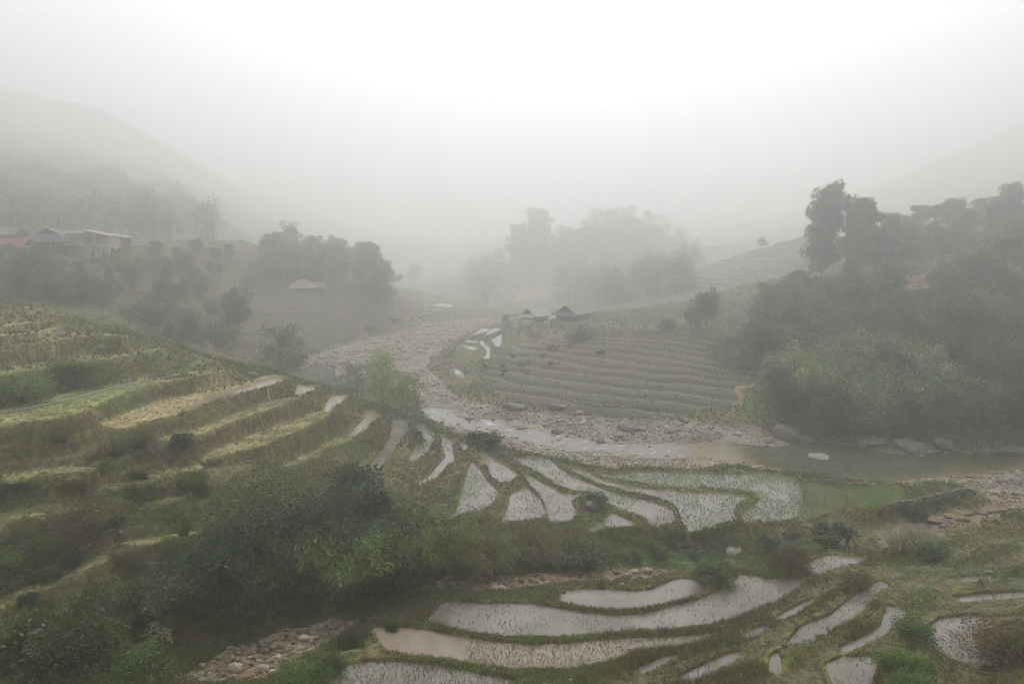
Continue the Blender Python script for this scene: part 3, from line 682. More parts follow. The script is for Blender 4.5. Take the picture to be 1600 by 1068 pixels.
def tube(pts, rad, k=6):
    pts = np.array(pts, float); n = len(pts); V = []
    for i in range(n):
        t = pts[min(i+1, n-1)]-pts[max(i-1, 0)]; t /= np.linalg.norm(t)+1e-9
        a = np.cross(t, [0.31, .95, .05]); a /= np.linalg.norm(a)+1e-9; b = np.cross(t, a)
        for q in range(k):
            an = 2*np.pi*q/k; V.append(pts[i]+(a*np.cos(an)+b*np.sin(an))*rad[i])
    F = [[i*k+q, i*k+(q+1) % k, (i+1)*k+(q+1) % k, (i+1)*k+q] for i in range(n-1) for q in range(k)]
    return np.array(V), np.array(F)
def merge(parts):
    V = []; F = []; C = []; o = 0
    for p in parts:
        V.append(p[0]); F.append(p[1]+o); o += len(p[0])
        if len(p) > 2: C.append(p[2])
    return np.vstack(V), np.vstack(F), (np.vstack(C) if C else None)

# ------------------------------------------------------------------ plant archetypes (crown mesh, trunk mesh)
GREEN = {'dark': ((.03, .05, .015), (.16, .205, .06)), 'mid': ((.045, .08, .02), (.19, .26, .07)),
         'light': ((.09, .15, .035), (.34, .44, .12)), 'blue': ((.04, .075, .035), (.13, .19, .085)),
         'brown': ((.10, .065, .035), (.32, .22, .11)), 'olive': ((.08, .085, .028), (.27, .255, .09)), 'lime': ((.09, .15, .045), (.36, .45, .15)), 'pale': ((.2, .2, .1), (.48, .45, .25))}
def limbs(h, seed, n=7, r0=.06, spread=.5, crown0=.35, wig=.12):
    g = np.random.default_rng(seed); parts = []; ends = []
    tr = [np.zeros(3)-[0, 0, .3]]
    for i in range(1, 6): tr.append(np.array([g.normal(0, wig*h*.3)*i/5, g.normal(0, wig*h*.3)*i/5, h*.8*i/5]))
    tr = np.array(tr); parts.append(tube(tr, [r0*h*(1-.75*i/5) for i in range(6)]))
    for i in range(n):
        t = crown0+(1-crown0)*(i+.5)/n; k = t*5; a = int(min(k, 4)); p = tr[a]*(1-(k-a))+tr[a+1]*(k-a)
        an = i*2.4+g.uniform(-.4, .4); L = h*spread*g.uniform(.6, 1)*(1.15-.6*t)
        d = np.array([math.cos(an), math.sin(an), g.uniform(.25, .9)]); d /= np.linalg.norm(d)
        q = p+d*L*.5+[0, 0, .05*L]; e = p+d*L+[0, 0, g.uniform(0, .25)*L]
        parts.append(tube([p, q, e], [r0*h*.35, r0*h*.2, r0*h*.06], 5)); ends += [q, e]
        for _ in range(2):
            e2 = q+np.array([g.normal(0, .25), g.normal(0, .25), g.uniform(0, .3)])*L*1.2
            parts.append(tube([q, (q+e2)/2+[0, 0, .04*L], e2], [r0*h*.15, r0*h*.08, r0*h*.03], 4)); ends.append(e2)
    ends.append(tr[-1])
    return merge(parts)[:2], np.array(ends)
def crown_leaves(centers, rad, per, ln, wd, pal, seed, droop=.2, flat=.8, shell=.55):
    g = np.random.default_rng(seed); c1, c2 = map(np.array, GREEN[pal]); Ps = []; Ns = []; Cs = []
    zmin, zmax = centers[:, 2].min(), centers[:, 2].max()+1e-6
    for c in centers:
        R = rad*g.uniform(.6, 1.25); n = int(per*g.uniform(.6, 1.3))
        d = g.normal(0, 1, (n, 3)); d /= np.linalg.norm(d, axis=1)[:, None]; d[:, 2] *= flat
        rr = R*(g.uniform(0, 1, n)**shell)[:, None]
        Ps.append(c+d*rr); Ns.append(d+[0, 0, .25])
        t = np.clip(g.uniform(0, .6)+g.uniform(-.15, .5, n), 0, 1)[:, None]; Cs.append(c1*(1-t)+c2*t)
    N = np.vstack(Ns); N /= np.linalg.norm(N, axis=1)[:, None]
    return leaves(np.vstack(Ps), N, ln, wd, np.vstack(Cs), seed+1, droop)
def arch_tree(seed, h=6, pal='mid', per=130, ln=.3, wd=.16, rad=.17, n=8, droop=.2, spread=.42, crown0=.3, r0=.02):
    (tv, tf), ends = limbs(h, seed, n, r0, spread, crown0)
    g = np.random.default_rng(seed+5)
    cs = np.vstack([ends, ends[g.integers(0, len(ends), len(ends)//2)]+g.normal(0, .09*h, (len(ends)//2, 3))])
    cs[:, 2] = np.maximum(cs[:, 2], .12*h)
    V, F, C = crown_leaves(cs, rad*h*.8, per, ln, wd, pal, seed+9, droop)
    return mesh_np('crown', V, F, None, M_leaf, C), mesh_np('trunk', tv, tf, None, M_bark, None, True)
def arch_bush(seed, r=1.2, h=1.3, pal='mid', blobs=14, per=110, ln=.12, wd=.07, droop=.1):
    g = np.random.default_rng(seed); a = g.uniform(0, 2*np.pi, blobs); q = np.sqrt(g.uniform(0, 1, blobs))*r*.75
    cs = np.stack([np.cos(a)*q, np.sin(a)*q, g.uniform(.15, .8, blobs)*h*(1-.45*(q/r)**2)], 1)
    V, F, C = crown_leaves(cs, r*.38, per, ln, wd, pal, seed+3, droop)
    st = merge([tube([[0, 0, -.25], c*.5+[0, 0, .05], c], [.04, .025, .01], 4) for c in cs[:8]])
    return mesh_np('foliage', V, F, None, M_leaf, C), mesh_np('stems', st[0], st[1], None, M_bark, None, True)
def arch_bamboo(seed, h=4, n=16, pal='mid', ln=.3, wd=.045, per=70, spread=.35, base=.4, twist=1.0, lo=.25, sp=.09):
    """clump of arching culms with hanging leaf sprays"""
    g = np.random.default_rng(seed); parts = []; P = []; N = []; C = []; c1, c2 = map(np.array, GREEN[pal])
    for i in range(n):
        a = g.uniform(0, 2*np.pi); L = h*g.uniform(.6, 1.05); sp_ = spread*g.uniform(.3, 1.3)
        b0 = np.array([math.cos(a), math.sin(a), 0]); q0 = b0*base*g.uniform(0, 1); pts = []
        for t in np.linspace(0, 1, 8): pts.append(q0+b0*L*sp_*t**2.2*twist+np.array([0, 0, L*(t-.28*sp_*twist*t**4*2)]))
        pts = np.array(pts); pts[0, 2] -= .2; parts.append(tube(pts, [h*.008*(1-.8*t) for t in np.linspace(0, 1, 8)], 4))
        m = int(per*g.uniform(.7, 1.2)); t = g.uniform(lo, 1, m)**.8; k = t*7; ia = np.minimum(k.astype(int), 6)
        p = pts[ia]*(1-(k-ia))[:, None]+pts[ia+1]*(k-ia)[:, None]
        p = p+g.normal(0, sp*h, (m, 3))*(.4+.6*np.sin(t*np.pi))[:, None]; P.append(p)
        d = g.normal(0, 1, (m, 3)); d[:, 2] = -g.uniform(.1, 1.1, m); N.append(d/np.linalg.norm(d, axis=1)[:, None])
        tt = np.clip(g.uniform(0, .7)+g.uniform(-.15, .35, m), 0, 1)[:, None]; C.append(c1*(1-tt)+c2*tt)
    V, F, Cc = leaves(np.vstack(P), np.vstack(N), ln, wd, np.vstack(C), seed+4, .35)
    st = merge(parts)
    return mesh_np('foliage', V, F, None, M_leaf, Cc), mesh_np('culms', st[0], st[1], None, M_culm, None, True)
def arch_tussock(seed, h=1.2, nb=150, pal='olive', wd=.018, lean=.9):
    c1, c2 = GREEN[pal]; V, F4, F3, C = blades(np.zeros((1, 3)), nb, h, wd, lean, c1, c2, seed, .22, 1.3, .9)
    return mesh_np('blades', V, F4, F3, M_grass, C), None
def arch_palmate(seed, h=2.2, pal='light'):
    """young shrub with rosettes of long pointed leaves"""
    g = np.random.default_rng(seed); parts = []; P = []; N = []; C = []; c1, c2 = map(np.array, GREEN[pal])
    for i in range(9):
        a = g.uniform(0, 2*np.pi); q = np.array([math.cos(a), math.sin(a), 0])*g.uniform(.1, .9); e = q+[0, 0, h*g.uniform(.45, 1)]
        parts.append(tube([q*.1-[0, 0, .2], (q*.6+[0, 0, e[2]*.5]), e], [.03, .02, .008], 4))
        for k in range(14):
            b = g.uniform(0, 2*np.pi); P.append(e+g.normal(0, .05, 3)); N.append([math.cos(b), math.sin(b), g.uniform(-.6, .5)])
            C.append(c1+(c2-c1)*g.uniform(.2, 1))
    N = np.array(N); N /= np.linalg.norm(N, axis=1)[:, None]
    V, F, Cc = leaves(np.array(P), N, .5, .085, np.array(C), seed, .15); st = merge(parts)
    return mesh_np('foliage', V, F, None, M_leaf, Cc), mesh_np('stems', st[0], st[1], None, M_bark, None, True)

ARCH = {
 'forest1': arch_tree(101, 7, 'mid', 120, .36, .17, .16, 9, .3, .42, .14), 'forest2': arch_tree(102, 7, 'dark', 115, .34, .18, .15, 10, .2, .42, .14),
 'forest3': arch_tree(103, 7, 'blue', 125, .34, .14, .15, 9, .5, .42, .14), 'forest4': arch_tree(104, 7, 'olive', 115, .34, .15, .15, 9, .3, .42, .14),
 'feather1': arch_bamboo(111, 7, 22, 'lime', .7, .16, 75, .45, .6, 1.3, .12, .085), 'feather2': arch_bamboo(112, 7, 22, 'light', .7, .16, 75, .5, .6, 1.4, .12, .09),
 'tall_bamboo': arch_tree(113, 14, 'mid', 190, .5, .16, .085, 20, .9, .21, .1, .010),
 'tall_bamboo2': arch_tree(114, 12, 'mid', 190, .5, .16, .095, 18, .9, .26, .08, .010),
 'bush_dark': arch_bush(121, 1.2, 1.4, 'dark', 18, 300, .095, .055), 'bush_mid': arch_bush(122, 1.1, 1.1, 'mid', 18, 280, .08, .045),
 'bush_light': arch_bush(123, 1.0, 1.1, 'light', 18, 280, .08, .04), 'bush_brown': arch_bush(124, 1.1, .9, 'brown', 18, 300, .10, .022),
 'bush_big': arch_bush(125, 1.3, 1.6, 'blue', 18, 130, .19, .13), 'bush_olive': arch_bush(126, 1.2, 1.0, 'olive', 18, 280, .085, .035),
 'bush_far': arch_bush(127, 1.6, 2.0, 'mid', 14, 130, .28, .16), 'bush_far2': arch_bush(128, 1.6, 1.8, 'olive', 14, 130, .28, .14),
 'bamboo1': arch_bamboo(131, 4, 18, 'light', .38, .06, 110, .40, .5, 1.3, .15, .07), 'bamboo2': arch_bamboo(132, 4, 18, 'mid', .36, .06, 110, .42, .5, 1.4, .15, .07),
 'bamboo3': arch_bamboo(133, 4, 16, 'olive', .36, .055, 100, .5, .5, 1.4, .15, .07),
 'thicket': arch_tree(141, 5.5, 'dark', 62, .14, .075, .16, 11, .15, .62, .3, .022), 'broad': arch_tree(142, 3.5, 'blue', 90, .2, .11, .17, 8, .3, .5, .15, .02),
 'tussock': arch_tussock(151, 1.3, 360, 'olive'), 'tussock2': arch_tussock(152, 1.3, 360, 'brown'), 'tussock3': arch_tussock(153, 1.0, 260, 'pale'),
 'palmate': arch_palmate(161), 'palmate2': arch_palmate(162, 1.8, 'pale'),
 'riverbush': arch_tree(171, 7, 'light', 75, .24, .1, .16, 11, .2, .5, .08, .015),
}
NAMES = {'forest': 'forest_tree', 'feather': 'feathery_tree', 'tall_bamboo': 'bamboo_clump', 'bush': 'bush', 'bamboo': 'bamboo_bush', 'thicket': 'branchy_tree', 'broad': 'leafy_shrub', 'tussock': 'grass_tussock', 'palmate': 'young_shrub', 'riverbush': 'riverside_tree'}
CATS = {'forest_tree': 'tree', 'feathery_tree': 'tree', 'bamboo_clump': 'bamboo', 'bush': 'bush', 'bamboo_bush': 'bamboo', 'branchy_tree': 'tree', 'leafy_shrub': 'shrub', 'grass_tussock': 'grass tuft', 'young_shrub': 'shrub', 'riverside_tree': 'tree'}
def plant(kind, x, y, s=1.0, label='', group=None, rz=None, sz=None, sink=0.0, cat=None):
    key = next(k for k in NAMES if kind.startswith(k)); nm = NAMES[key]
    z = float(ground(x, y))-sink; rz = random.uniform(0, 6.28) if rz is None else rz
    A, B = ARCH[kind]
    if B is None:
        root = obj(nm, A)
    else:
        root = obj(nm, None); obj(A.name.split('.')[0], A, root); obj(B.name.split('.')[0], B, root)
    root.location = (x, y, z); root.rotation_euler = (0, 0, rz); root.scale = (s, s, s*(sz or 1))
    root['label'] = label; root['category'] = cat or CATS[nm]
    if group: root['group'] = group
    return root
def plant_px(kind, px, py, hpx, label, group=None, wmul=1.0, arch_h=None, d=None, **kw):
    """stand a plant where the photo shows its foot; hpx = its height in the photo"""
    p = W((px, py, 'd', d)) if d else hit(px, py)
    dist = math.hypot(p[0], p[1]); hm = hpx*dist/FPX*1.02
    s = hm/arch_h; o = plant(kind, p[0], p[1], s*wmul, label, group, sz=1/wmul, **kw); return o
HGT = {'forest1': 6.6, 'forest2': 6.6, 'forest3': 6.6, 'forest4': 6.6, 'feather1': 6.3, 'feather2': 6.2, 'tall_bamboo': 14.2, 'tall_bamboo2': 11.3, 'bush_dark': 1.5, 'bush_mid': 1.3, 'bush_light': 1.25, 'bush_brown': 1.1, 'bush_big': 1.75, 'bush_olive': 1.2, 'bush_far': 2.2, 'bush_far2': 2.0,
       'bamboo1': 3.7, 'bamboo2': 3.7, 'bamboo3': 3.6, 'thicket': 5.4, 'broad': 3.4, 'tussock': 1.0, 'tussock2': 1.0, 'tussock3': .8, 'palmate': 2.0, 'palmate2': 1.7, 'riverbush': 6.8}
def P_(kind, px, py, hpx, label, **kw): return plant_px(kind, px, py, hpx, label, arch_h=HGT[kind], **kw)

ARCH['thicket'][1].materials[0] = M_twig
# ---- singled-out plants
P_('thicket', 395, 885, 150, 'dark branchy tree with thin foliage and bare twigs above the lower left thicket', wmul=1.25)
P_('thicket', 520, 870, 112, 'second dark branchy tree, behind the bamboo in the middle of the thicket', wmul=1.2)
P_('thicket', 455, 830, 95, 'spreading twiggy tree leaning over the small flooded terrace', wmul=1.5)
P_('broad', 365, 975, 110, 'leafy shrub with broad pale green leaves at the foot of the lower left thicket', wmul=.95)
P_('broad', 335, 930, 90, 'darker broad leaved shrub up the slope beside the pale leafy shrub')
P_('bamboo2', 455, 935, 120, 'dark bamboo bush at the left end of the bamboo thicket', wmul=1.2)
P_('palmate', 500, 930, 62, 'young shrub with long bright pointed leaves in front of the thicket')
P_('bamboo1', 540, 930, 130, 'fresh green bamboo bush in the centre of the thicket above the stream', wmul=1.2)
P_('bamboo2', 600, 915, 135, 'dense dark bamboo bush overhanging the brown stream bed', wmul=1.2)
P_('bamboo1', 655, 905, 125, 'green bamboo bush with drooping leaf sprays left of the reed bank', wmul=1.15)
P_('bamboo3', 700, 895, 125, 'olive bamboo bush where the thicket meets the reeds', wmul=1.1)
P_('palmate', 632, 900, 50, 'small shrub with drooping pointed leaves before the dark bamboo')
P_('bamboo3', 740, 892, 80, 'yellowish bamboo bush on the bank under the fan shaped paddy', wmul=1.2)
P_('bamboo1', 790, 888, 52, 'low green bamboo bush below the middle paddies', wmul=1.4)
P_('bush_big', 905, 882, 40, 'blue green bush at the right end of the reed bank', wmul=1.3)
P_('bush_dark', 90, 1030, 90, 'large dark glossy bush in the lower left corner', wmul=1.15)
P_('bush_dark', 240, 965, 70, 'dark round bush beside the worn dirt track', wmul=1.2)
P_('bush_mid', 205, 1062, 60, 'mid green bush at the bottom edge left of the stream', wmul=1.3)
P_('palmate2', 250, 1015, 40, 'small shrub with yellowish leaves above the rocky stream')
P_('bush_mid', 30, 625, 45, 'bushy green shrub on the terrace bank at the left edge', wmul=1.2)
P_('bush_mid', 140, 598, 40, 'green climbing shrub in the middle of the upper terrace bank', wmul=1.3)
P_('bush_dark', 105, 600, 30, 'dark low shrub left of the green climbing shrub on the bank')
P_('bush_mid', 172, 792, 26, 'small bright green bush on the narrow terrace of the left slope', wmul=1.3)
P_('bush_mid', 300, 760, 26, 'small green bush at the end of the narrow terrace', wmul=1.2)
P_('bush_big', 283, 700, 24, 'dark leafy bush on the bank below the yellow paddy')
P_('tussock', 215, 700, 24, 'drooping grass tussock on the bank left of the long terraces', wmul=1.5)
P_('tussock', 180, 712, 22, 'second drooping tussock, lower and left on the same bank', wmul=1.5)
P_('tussock', 95, 690, 20, 'pale grass tussock near the pipe terrace', wmul=1.4)
P_('bush_olive', 130, 815, 40, 'brownish tangled bush above the dirt track', wmul=1.5)
P_('bush_brown', 110, 845, 40, 'dead brown bush on the steep left slope', wmul=1.3)
P_('bush_mid', 15, 895, 50, 'green bush on the left edge halfway down the slope', wmul=1.2)
P_('bush_mid', 60, 870, 30, 'small green bush right of the left edge bush')
P_('bush_light', 475, 1066, 50, 'light green weedy bush beside the rocky stream at the bottom', wmul=1.2)
P_('bush_mid', 545, 1010, 34, 'small green bush at the corner of the muddy paddy')
P_('bush_mid', 520, 1045, 30, 'low green bush left of the lowest paddy')
P_('bush_light', 1412, 1048, 42, 'bright leafy green bush between the lower right paddies', wmul=1.3)
P_('bush_mid', 1428, 1002, 42, 'mid green bush behind the bright leafy bush', wmul=1.0)
P_('bush_mid', 1420, 1080, 34, 'green bush at the bottom edge between two paddies', wmul=1.3)
P_('bush_brown', 1578, 1030, 55, 'large rusty brown bush on the mound beside the right hand paddy', wmul=1.25)
P_('bush_mid', 1585, 1035, 40, 'green bush tucked against the rusty brown mound')
P_('bush_brown', 1236, 890, 36, 'brown twiggy bush above the corner of the large paddy', wmul=1.2)
P_('bush_brown', 1335, 912, 20, 'low dead brown bush behind the narrow diagonal paddies', wmul=1.5)
P_('bush_light', 1262, 862, 24, 'pale green bush right of the brown twiggy bush', wmul=1.2)
P_('bush_big', 1303, 852, 36, 'blue green shrub with stiff leaves below the dry fields', wmul=1.1)
P_('bush_mid', 1220, 885, 26, 'small dense green bush left of the brown twiggy bush')
P_('bush_mid', 1118, 905, 34, 'green bush at the meeting point of two curved paddies', wmul=1.4)
P_('bush_dark', 930, 790, 22, 'dark shrub growing on the brown boulder among the paddies', wmul=1.4)
P_('tussock3', 1410, 862, 26, 'straw coloured reeds beside the rocky gully', wmul=1.6)
P_('tussock3', 1325, 858, 24, 'straw coloured reeds right of the blue green shrub', wmul=1.6)
P_('tussock3', 1435, 855, 24, 'straw coloured reeds at the right end of the gully', wmul=1.4)
P_('palmate2', 1138, 893, 20, 'yellowish weed on the rim between stream and paddy')
P_('bush_big', 1430, 812, 22, 'green bush growing at the foot of the stone wall')
P_('bush_big', 1455, 872, 22, 'dark shrub right of the gully rocks', wmul=1.4)
P_('bush_dark', 615, 985, 16, 'tiny dark bush on the corner of the paddy rim')
P_('riverbush', 440, 585, 88, 'rounded olive tree rising behind the end of the yellow paddy', wmul=.95, d=96)
P_('riverbush', 600, 660, 92, 'olive tree with a pointed top between terraces and gravel bed', wmul=.75, d=92)
P_('riverbush', 635, 664, 70, 'lower bushy tree right of the pointed olive tree', wmul=1.1, d=92)
P_('riverbush', 560, 650, 62, 'bushy tree left of the pointed olive tree', wmul=1.1, d=94)
P_('bush_far', 530, 612, 25, 'small bush at the water edge behind the terraces', wmul=1.3, d=100)
P_('bush_far', 760, 700, 34, 'grey green bush between fan shaped paddies and the river', wmul=1.2)
P_('bush_far2', 655, 690, 20, 'small olive bush on the bank above the rapids')
P_('forest2', 368, 532, 68, 'slim dark tree standing alone in the misty gully', wmul=.85)
P_('tall_bamboo', 1283, 436, 146, 'tallest bamboo clump, standing out on the ridge of the right hillside', wmul=.8)
P_('tall_bamboo2', 1342, 432, 108, 'second tall bamboo clump right of the tallest one', wmul=.85)
P_('tall_bamboo2', 1388, 425, 76, 'third bamboo clump merging into the misty hillside', wmul=.8)
P_('forest2', 1103, 510, 52, 'dark tree on the shoulder above the mown terraces', wmul=1.0)
P_('forest1', 1080, 512, 30, 'small tree left of the dark tree on the shoulder', wmul=1.1)
P_('tall_bamboo2', 575, 450, 72, 'big bamboo clump with ragged edge beyond the river bend', wmul=1.25, d=205)
P_('tall_bamboo2', 595, 452, 62, 'bamboo clump at the right end of the far left grove', wmul=1.1, d=204)
P_('forest4', 648, 432, 32, 'faint lone tree far up the valley', d=330)
P_('forest4', 1190, 392, 16, 'faint bare looking tree on the far terraced ridge', wmul=1.2, d=240)
P_('tall_bamboo2', 842, 400, 70, 'tall bamboo clump crowning the misty knoll', wmul=1.1, d=318)
P_('tall_bamboo2', 812, 415, 60, 'shorter bamboo clump left of the knoll top', wmul=1.1, d=314)
P_('forest3', 790, 500, 20, 'small tree left of the gabled cabin', d=178)
P_('bush_far', 905, 527, 24, 'bush on the slope below the dark walled cabin', wmul=1.5)
P_('bush_far2', 1040, 515, 18, 'brown bush at the right end of the bright bench field', wmul=1.4)

# ---- crowds of trees and bushes
def polyin(pts, x, y):
    c = False; n = len(pts)
    for i in range(n):
        (x1, y1), (x2, y2) = pts[i], pts[i-1]
        if (y1 > y) != (y2 > y) and x < (x2-x1)*(y-y1)/(y2-y1)+x1: c = not c
    return c
def crowd(region, n, kinds, hrange, label, group, mind=.6, wm=(.95, 1.3), seed=1):
    """stand n plants on the ground seen inside a region of the photo; distances come from the ground"""
    g = random.Random(seed); xs = [p[0] for p in region]; ys = [p[1] for p in region]; done = []; t = 0; k = 0
    while k < n and t < n*40:
        t += 1; px = g.uniform(min(xs), max(xs)); py = g.uniform(min(ys), max(ys))
        if not polyin(region, px, py): continue
        p = hit(px, py)
        if p is None: continue
        h = g.uniform(*hrange)
        if any((p[0]-q[0])**2+(p[1]-q[1])**2 < (mind*(h+q[2])/2)**2 for q in done): continue
        done.append((p[0], p[1], h)); kd = g.choice(kinds); wm_ = g.uniform(*wm)
        lb = label[kinds.index(kd)] if isinstance(label, list) else label
        tx = (px-min(xs))/(min(max(xs), 1600)-min(xs)); ty = (max(ys)-py)/(max(ys)-min(ys))
        lb += ', '+(('low' if ty < .4 else 'high') if n > 12 else 'seen')+(' on the left' if tx < .33 else ' in the middle' if tx < .67 else ' on the right')
        plant(kd, p[0], p[1], h/HGT[kd]*wm_, lb, group, rz=g.uniform(0, 6.28), sz=1/wm_, sink=.1); k += 1
FL = {'feather1': 'bright feathery bamboo tree', 'feather2': 'mid green feathery bamboo tree',
      'forest1': 'mid green leafy tree', 'forest2': 'dark green leafy tree', 'forest3': 'bluish green tree', 'forest4': 'olive coloured tree'}
def fl(kinds, suffix): return [FL[k]+suffix for k in kinds]
K = ['feather1', 'feather1', 'feather2', 'forest3']
crowd([(1205,650),(1225,600),(1290,560),(1400,545),(1470,575),(1475,640),(1440,700),(1340,688),(1260,684)], 34, K, (4.5, 7), fl(K, ' above the green pool'), 'feathery trees above the pool', .5, seed=2)
K = ['forest1', 'forest2', 'feather2', 'forest3']
crowd([(1455,560),(1800,520),(1800,695),(1500,702),(1440,700),(1470,640)], 34, K, (5, 8), fl(K, ' at the right edge of the pool'), 'trees right of the pool', .5, seed=3)
K = ['forest1', 'forest2', 'forest4', 'forest3']
crowd([(1168,560),(1180,505),(1240,470),(1330,470),(1330,550),(1230,590),(1180,588)], 34, K, (5, 8), fl(K, ' below the tall bamboo'), 'trees below the tall bamboo', .5, seed=4)
crowd([(1310,470),(1800,450),(1800,540),(1440,570),(1310,550)], 50, K, (5, 9), fl(K, ' in the middle of the right slope'), 'trees in the middle of the right slope', .5, seed=5)
crowd([(1370,425),(1420,375),(1500,345),(1600,325),(1800,290),(1800,445),(1450,450),(1380,440)], 60, K, (5, 9), fl(K, ' near the misty right skyline'), 'trees near the right skyline', .55, seed=6)
crowd([(1390,362),(1500,336),(1600,316),(1800,276),(1800,290),(1500,345),(1390,372)], 26, K, (4, 7), fl(K, ' along the right skyline itself'), 'trees along the right skyline', .5, seed=16)
crowd([(1110,530),(1200,540),(1190,585),(1110,560)], 9, ['bush_far', 'bush_far2'], (1.2, 2.4), ['green bush on the brown slope left of the forest', 'brownish bush on the brown slope left of the forest'], 'bushes left of the right hand forest', seed=7)
crowd([(440,400),(560,415),(610,440),(600,455),(470,440),(400,440)], 22, K, (8, 12), ['misty tree in the grove above the small thatched hut']*4, 'grove above the thatched hut', .4, seed=9)
crowd([(190,400),(430,395),(440,440),(330,560),(200,500),(150,470)], 55, K+['bush_far', 'bush_far2'], (2.0, 5), ['misty scrub tree on the slope below the road']*4+['misty bush on the slope below the road']*2, 'scrub on the misty left slope', .6, seed=10)
crowd([(0,428),(110,428),(160,470),(100,478),(0,468)], 26, K, (4, 6.2), ['leafy tree on the slope just below the houses']*4, 'trees below the houses', .5, seed=11)
FAR_REGION = [(-100,372),(0,368),(200,372),(370,378),(330,345),(270,315),(100,262),(0,235),(-100,225)]
crowd([(400,590),(470,560),(660,486),(680,495),(560,520),(500,545),(470,575)], 14, ['bush_far', 'bush_far2'], (1.0, 2.2), ['green bush on the far bank of the stony river', 'olive bush on the far bank of the stony river'], 'bushes on the far river bank', seed=13)
crowd([(780,556),(860,536),(930,525),(980,540),(880,580),(780,585),(700,595)], 14, ['bush_far', 'bush_far2'], (.6, 1.3), ['green bush on the slope below the far cabins', 'olive bush on the slope below the far cabins'], 'bushes below the far cabins', seed=14)
crowd([(0,720),(330,730),(420,800),(430,960),(280,1060),(0,1060)], 48, ['bush_mid', 'bush_dark', 'bush_olive', 'bush_brown', 'tussock', 'bush_big'], (.5, 1.3),
      ['low green bush among the weeds of the steep left slope', 'low dark bush among the weeds of the steep left slope', 'low olive bush among the weeds of the steep left slope', 'low brown bush among the weeds of the steep left slope', 'small grass tussock on the steep left slope', 'low broad leaved bush on the steep left slope'], 'low plants of the steep left slope', .9, (1.0, 1.5), seed=15)
crowd([(430,760),(560,770),(690,830),(700,900),(560,940),(420,960),(400,860)], 26, ['bamboo2', 'bush_big', 'bush_dark', 'bamboo1'], (1.6, 3.4),
      ['smaller dark bamboo in the lower left thicket', 'broad leaved bush in the lower left thicket', 'dark bush in the lower left thicket', 'smaller green bamboo in the lower left thicket'], 'undergrowth of the thicket', .55, seed=17)
crowd([(690,866),(860,850),(895,850),(905,878),(760,905),(680,905)], 40, ['tussock', 'tussock2', 'bamboo3', 'tussock'], (.9, 1.8),
      ['olive reed tussock on the bank above the stream', 'brown reed tussock on the bank above the stream', 'thin bamboo shoot cluster on the bank above the stream', 'olive reed tussock on the bank above the stream'], 'reeds on the bank above the stream', .45, (1.1, 1.4), seed=18)
crowd([(920,840),(1380,820),(1380,850),(1250,870),(1100,885),(930,880)], 44, ['bush_mid', 'bush_olive', 'bush_big', 'tussock'], (.35, .9),
      ['low green weed bush on the strip below the flooded paddies', 'low olive weed bush on the strip below the flooded paddies', 'low broad leaved weed on the strip below the flooded paddies', 'small tussock on the strip below the flooded paddies'], 'weeds below the flooded paddies', .8, (1.1, 1.6), seed=19)
crowd([(1000,1068),(1250,940),(1450,900),(1600,950),(1600,1068)], 9, ['bush_mid', 'bush_brown', 'bush_olive'], (.25, .6),
      ['low green weed bush on the lower right paddy rims', 'low rusty weed bush on the lower right paddy rims', 'low olive weed bush on the lower right paddy rims'], 'weeds on the lower right paddy rims', .8, (1.2, 1.8), seed=20)

def misty_forest(region, n, hrange, seed, label='far woodland fading into fog on the mountainside behind the houses'):
    g = random.Random(seed); q = np.random.default_rng(seed); Pl = []; Nl = []; Cl = []; T = []; o = 0
    xs = [p[0] for p in region]; ys = [p[1] for p in region]; k = 0; c1, c2 = map(np.array, GREEN['dark'])
    while k < n:
        px = g.uniform(min(xs), max(xs)); py = g.uniform(min(ys), max(ys))
        if not polyin(region, px, py): continue
        if 785 < px < 872 and py > 425 and label.startswith('thick'): continue
        p = hit(px, py, 120); k += 1; h = g.uniform(*hrange)
        if p is None: continue
        T.append(tube([[p[0], p[1], p[2]-.5], [p[0], p[1], p[2]+h*.5], [p[0]+.3, p[1], p[2]+h*.8]], [h*.02, h*.014, h*.005], 5))
        for b in range(8):
            a = g.uniform(0, 6.28); rr = h*.38*math.sqrt(g.random()); c = np.array([p[0]+math.cos(a)*rr, p[1]+math.sin(a)*rr, p[2]+h*g.uniform(.08, .9)])
            d = q.normal(0, 1, (90, 3)); d /= np.linalg.norm(d, axis=1)[:, None]; Pl.append(c+d*(h*.2*q.uniform(.2, 1, (90, 1)))); Nl.append(d)
            t = np.clip(g.random()*.7+q.uniform(-.1, .4, (90, 1)), 0, 1); Cl.append(c1*(1-t)+c2*t)
    V, F, C = leaves(np.vstack(Pl), np.vstack(Nl), .7, .4, np.vstack(Cl), seed)
    t = merge(T); me = mesh_np('misty_forest', np.vstack([V, t[0]]), np.vstack([F, t[1]+len(V)]), None, M_leaf, np.vstack([C, np.full((len(t[0]), 3), .08)]))
    obj('misty_forest', me, kind='stuff', label=label)
misty_forest(FAR_REGION, 330, (8, 15), 12)

misty_forest([(722,440),(745,405),(800,392),(850,362),(900,340),(960,325),(1030,330),(1075,365),(1090,420),(1060,462),(960,480),(870,476),(740,470)], 300, (10, 16), 22, 'thick misty wood covering the knoll behind the far cabins')
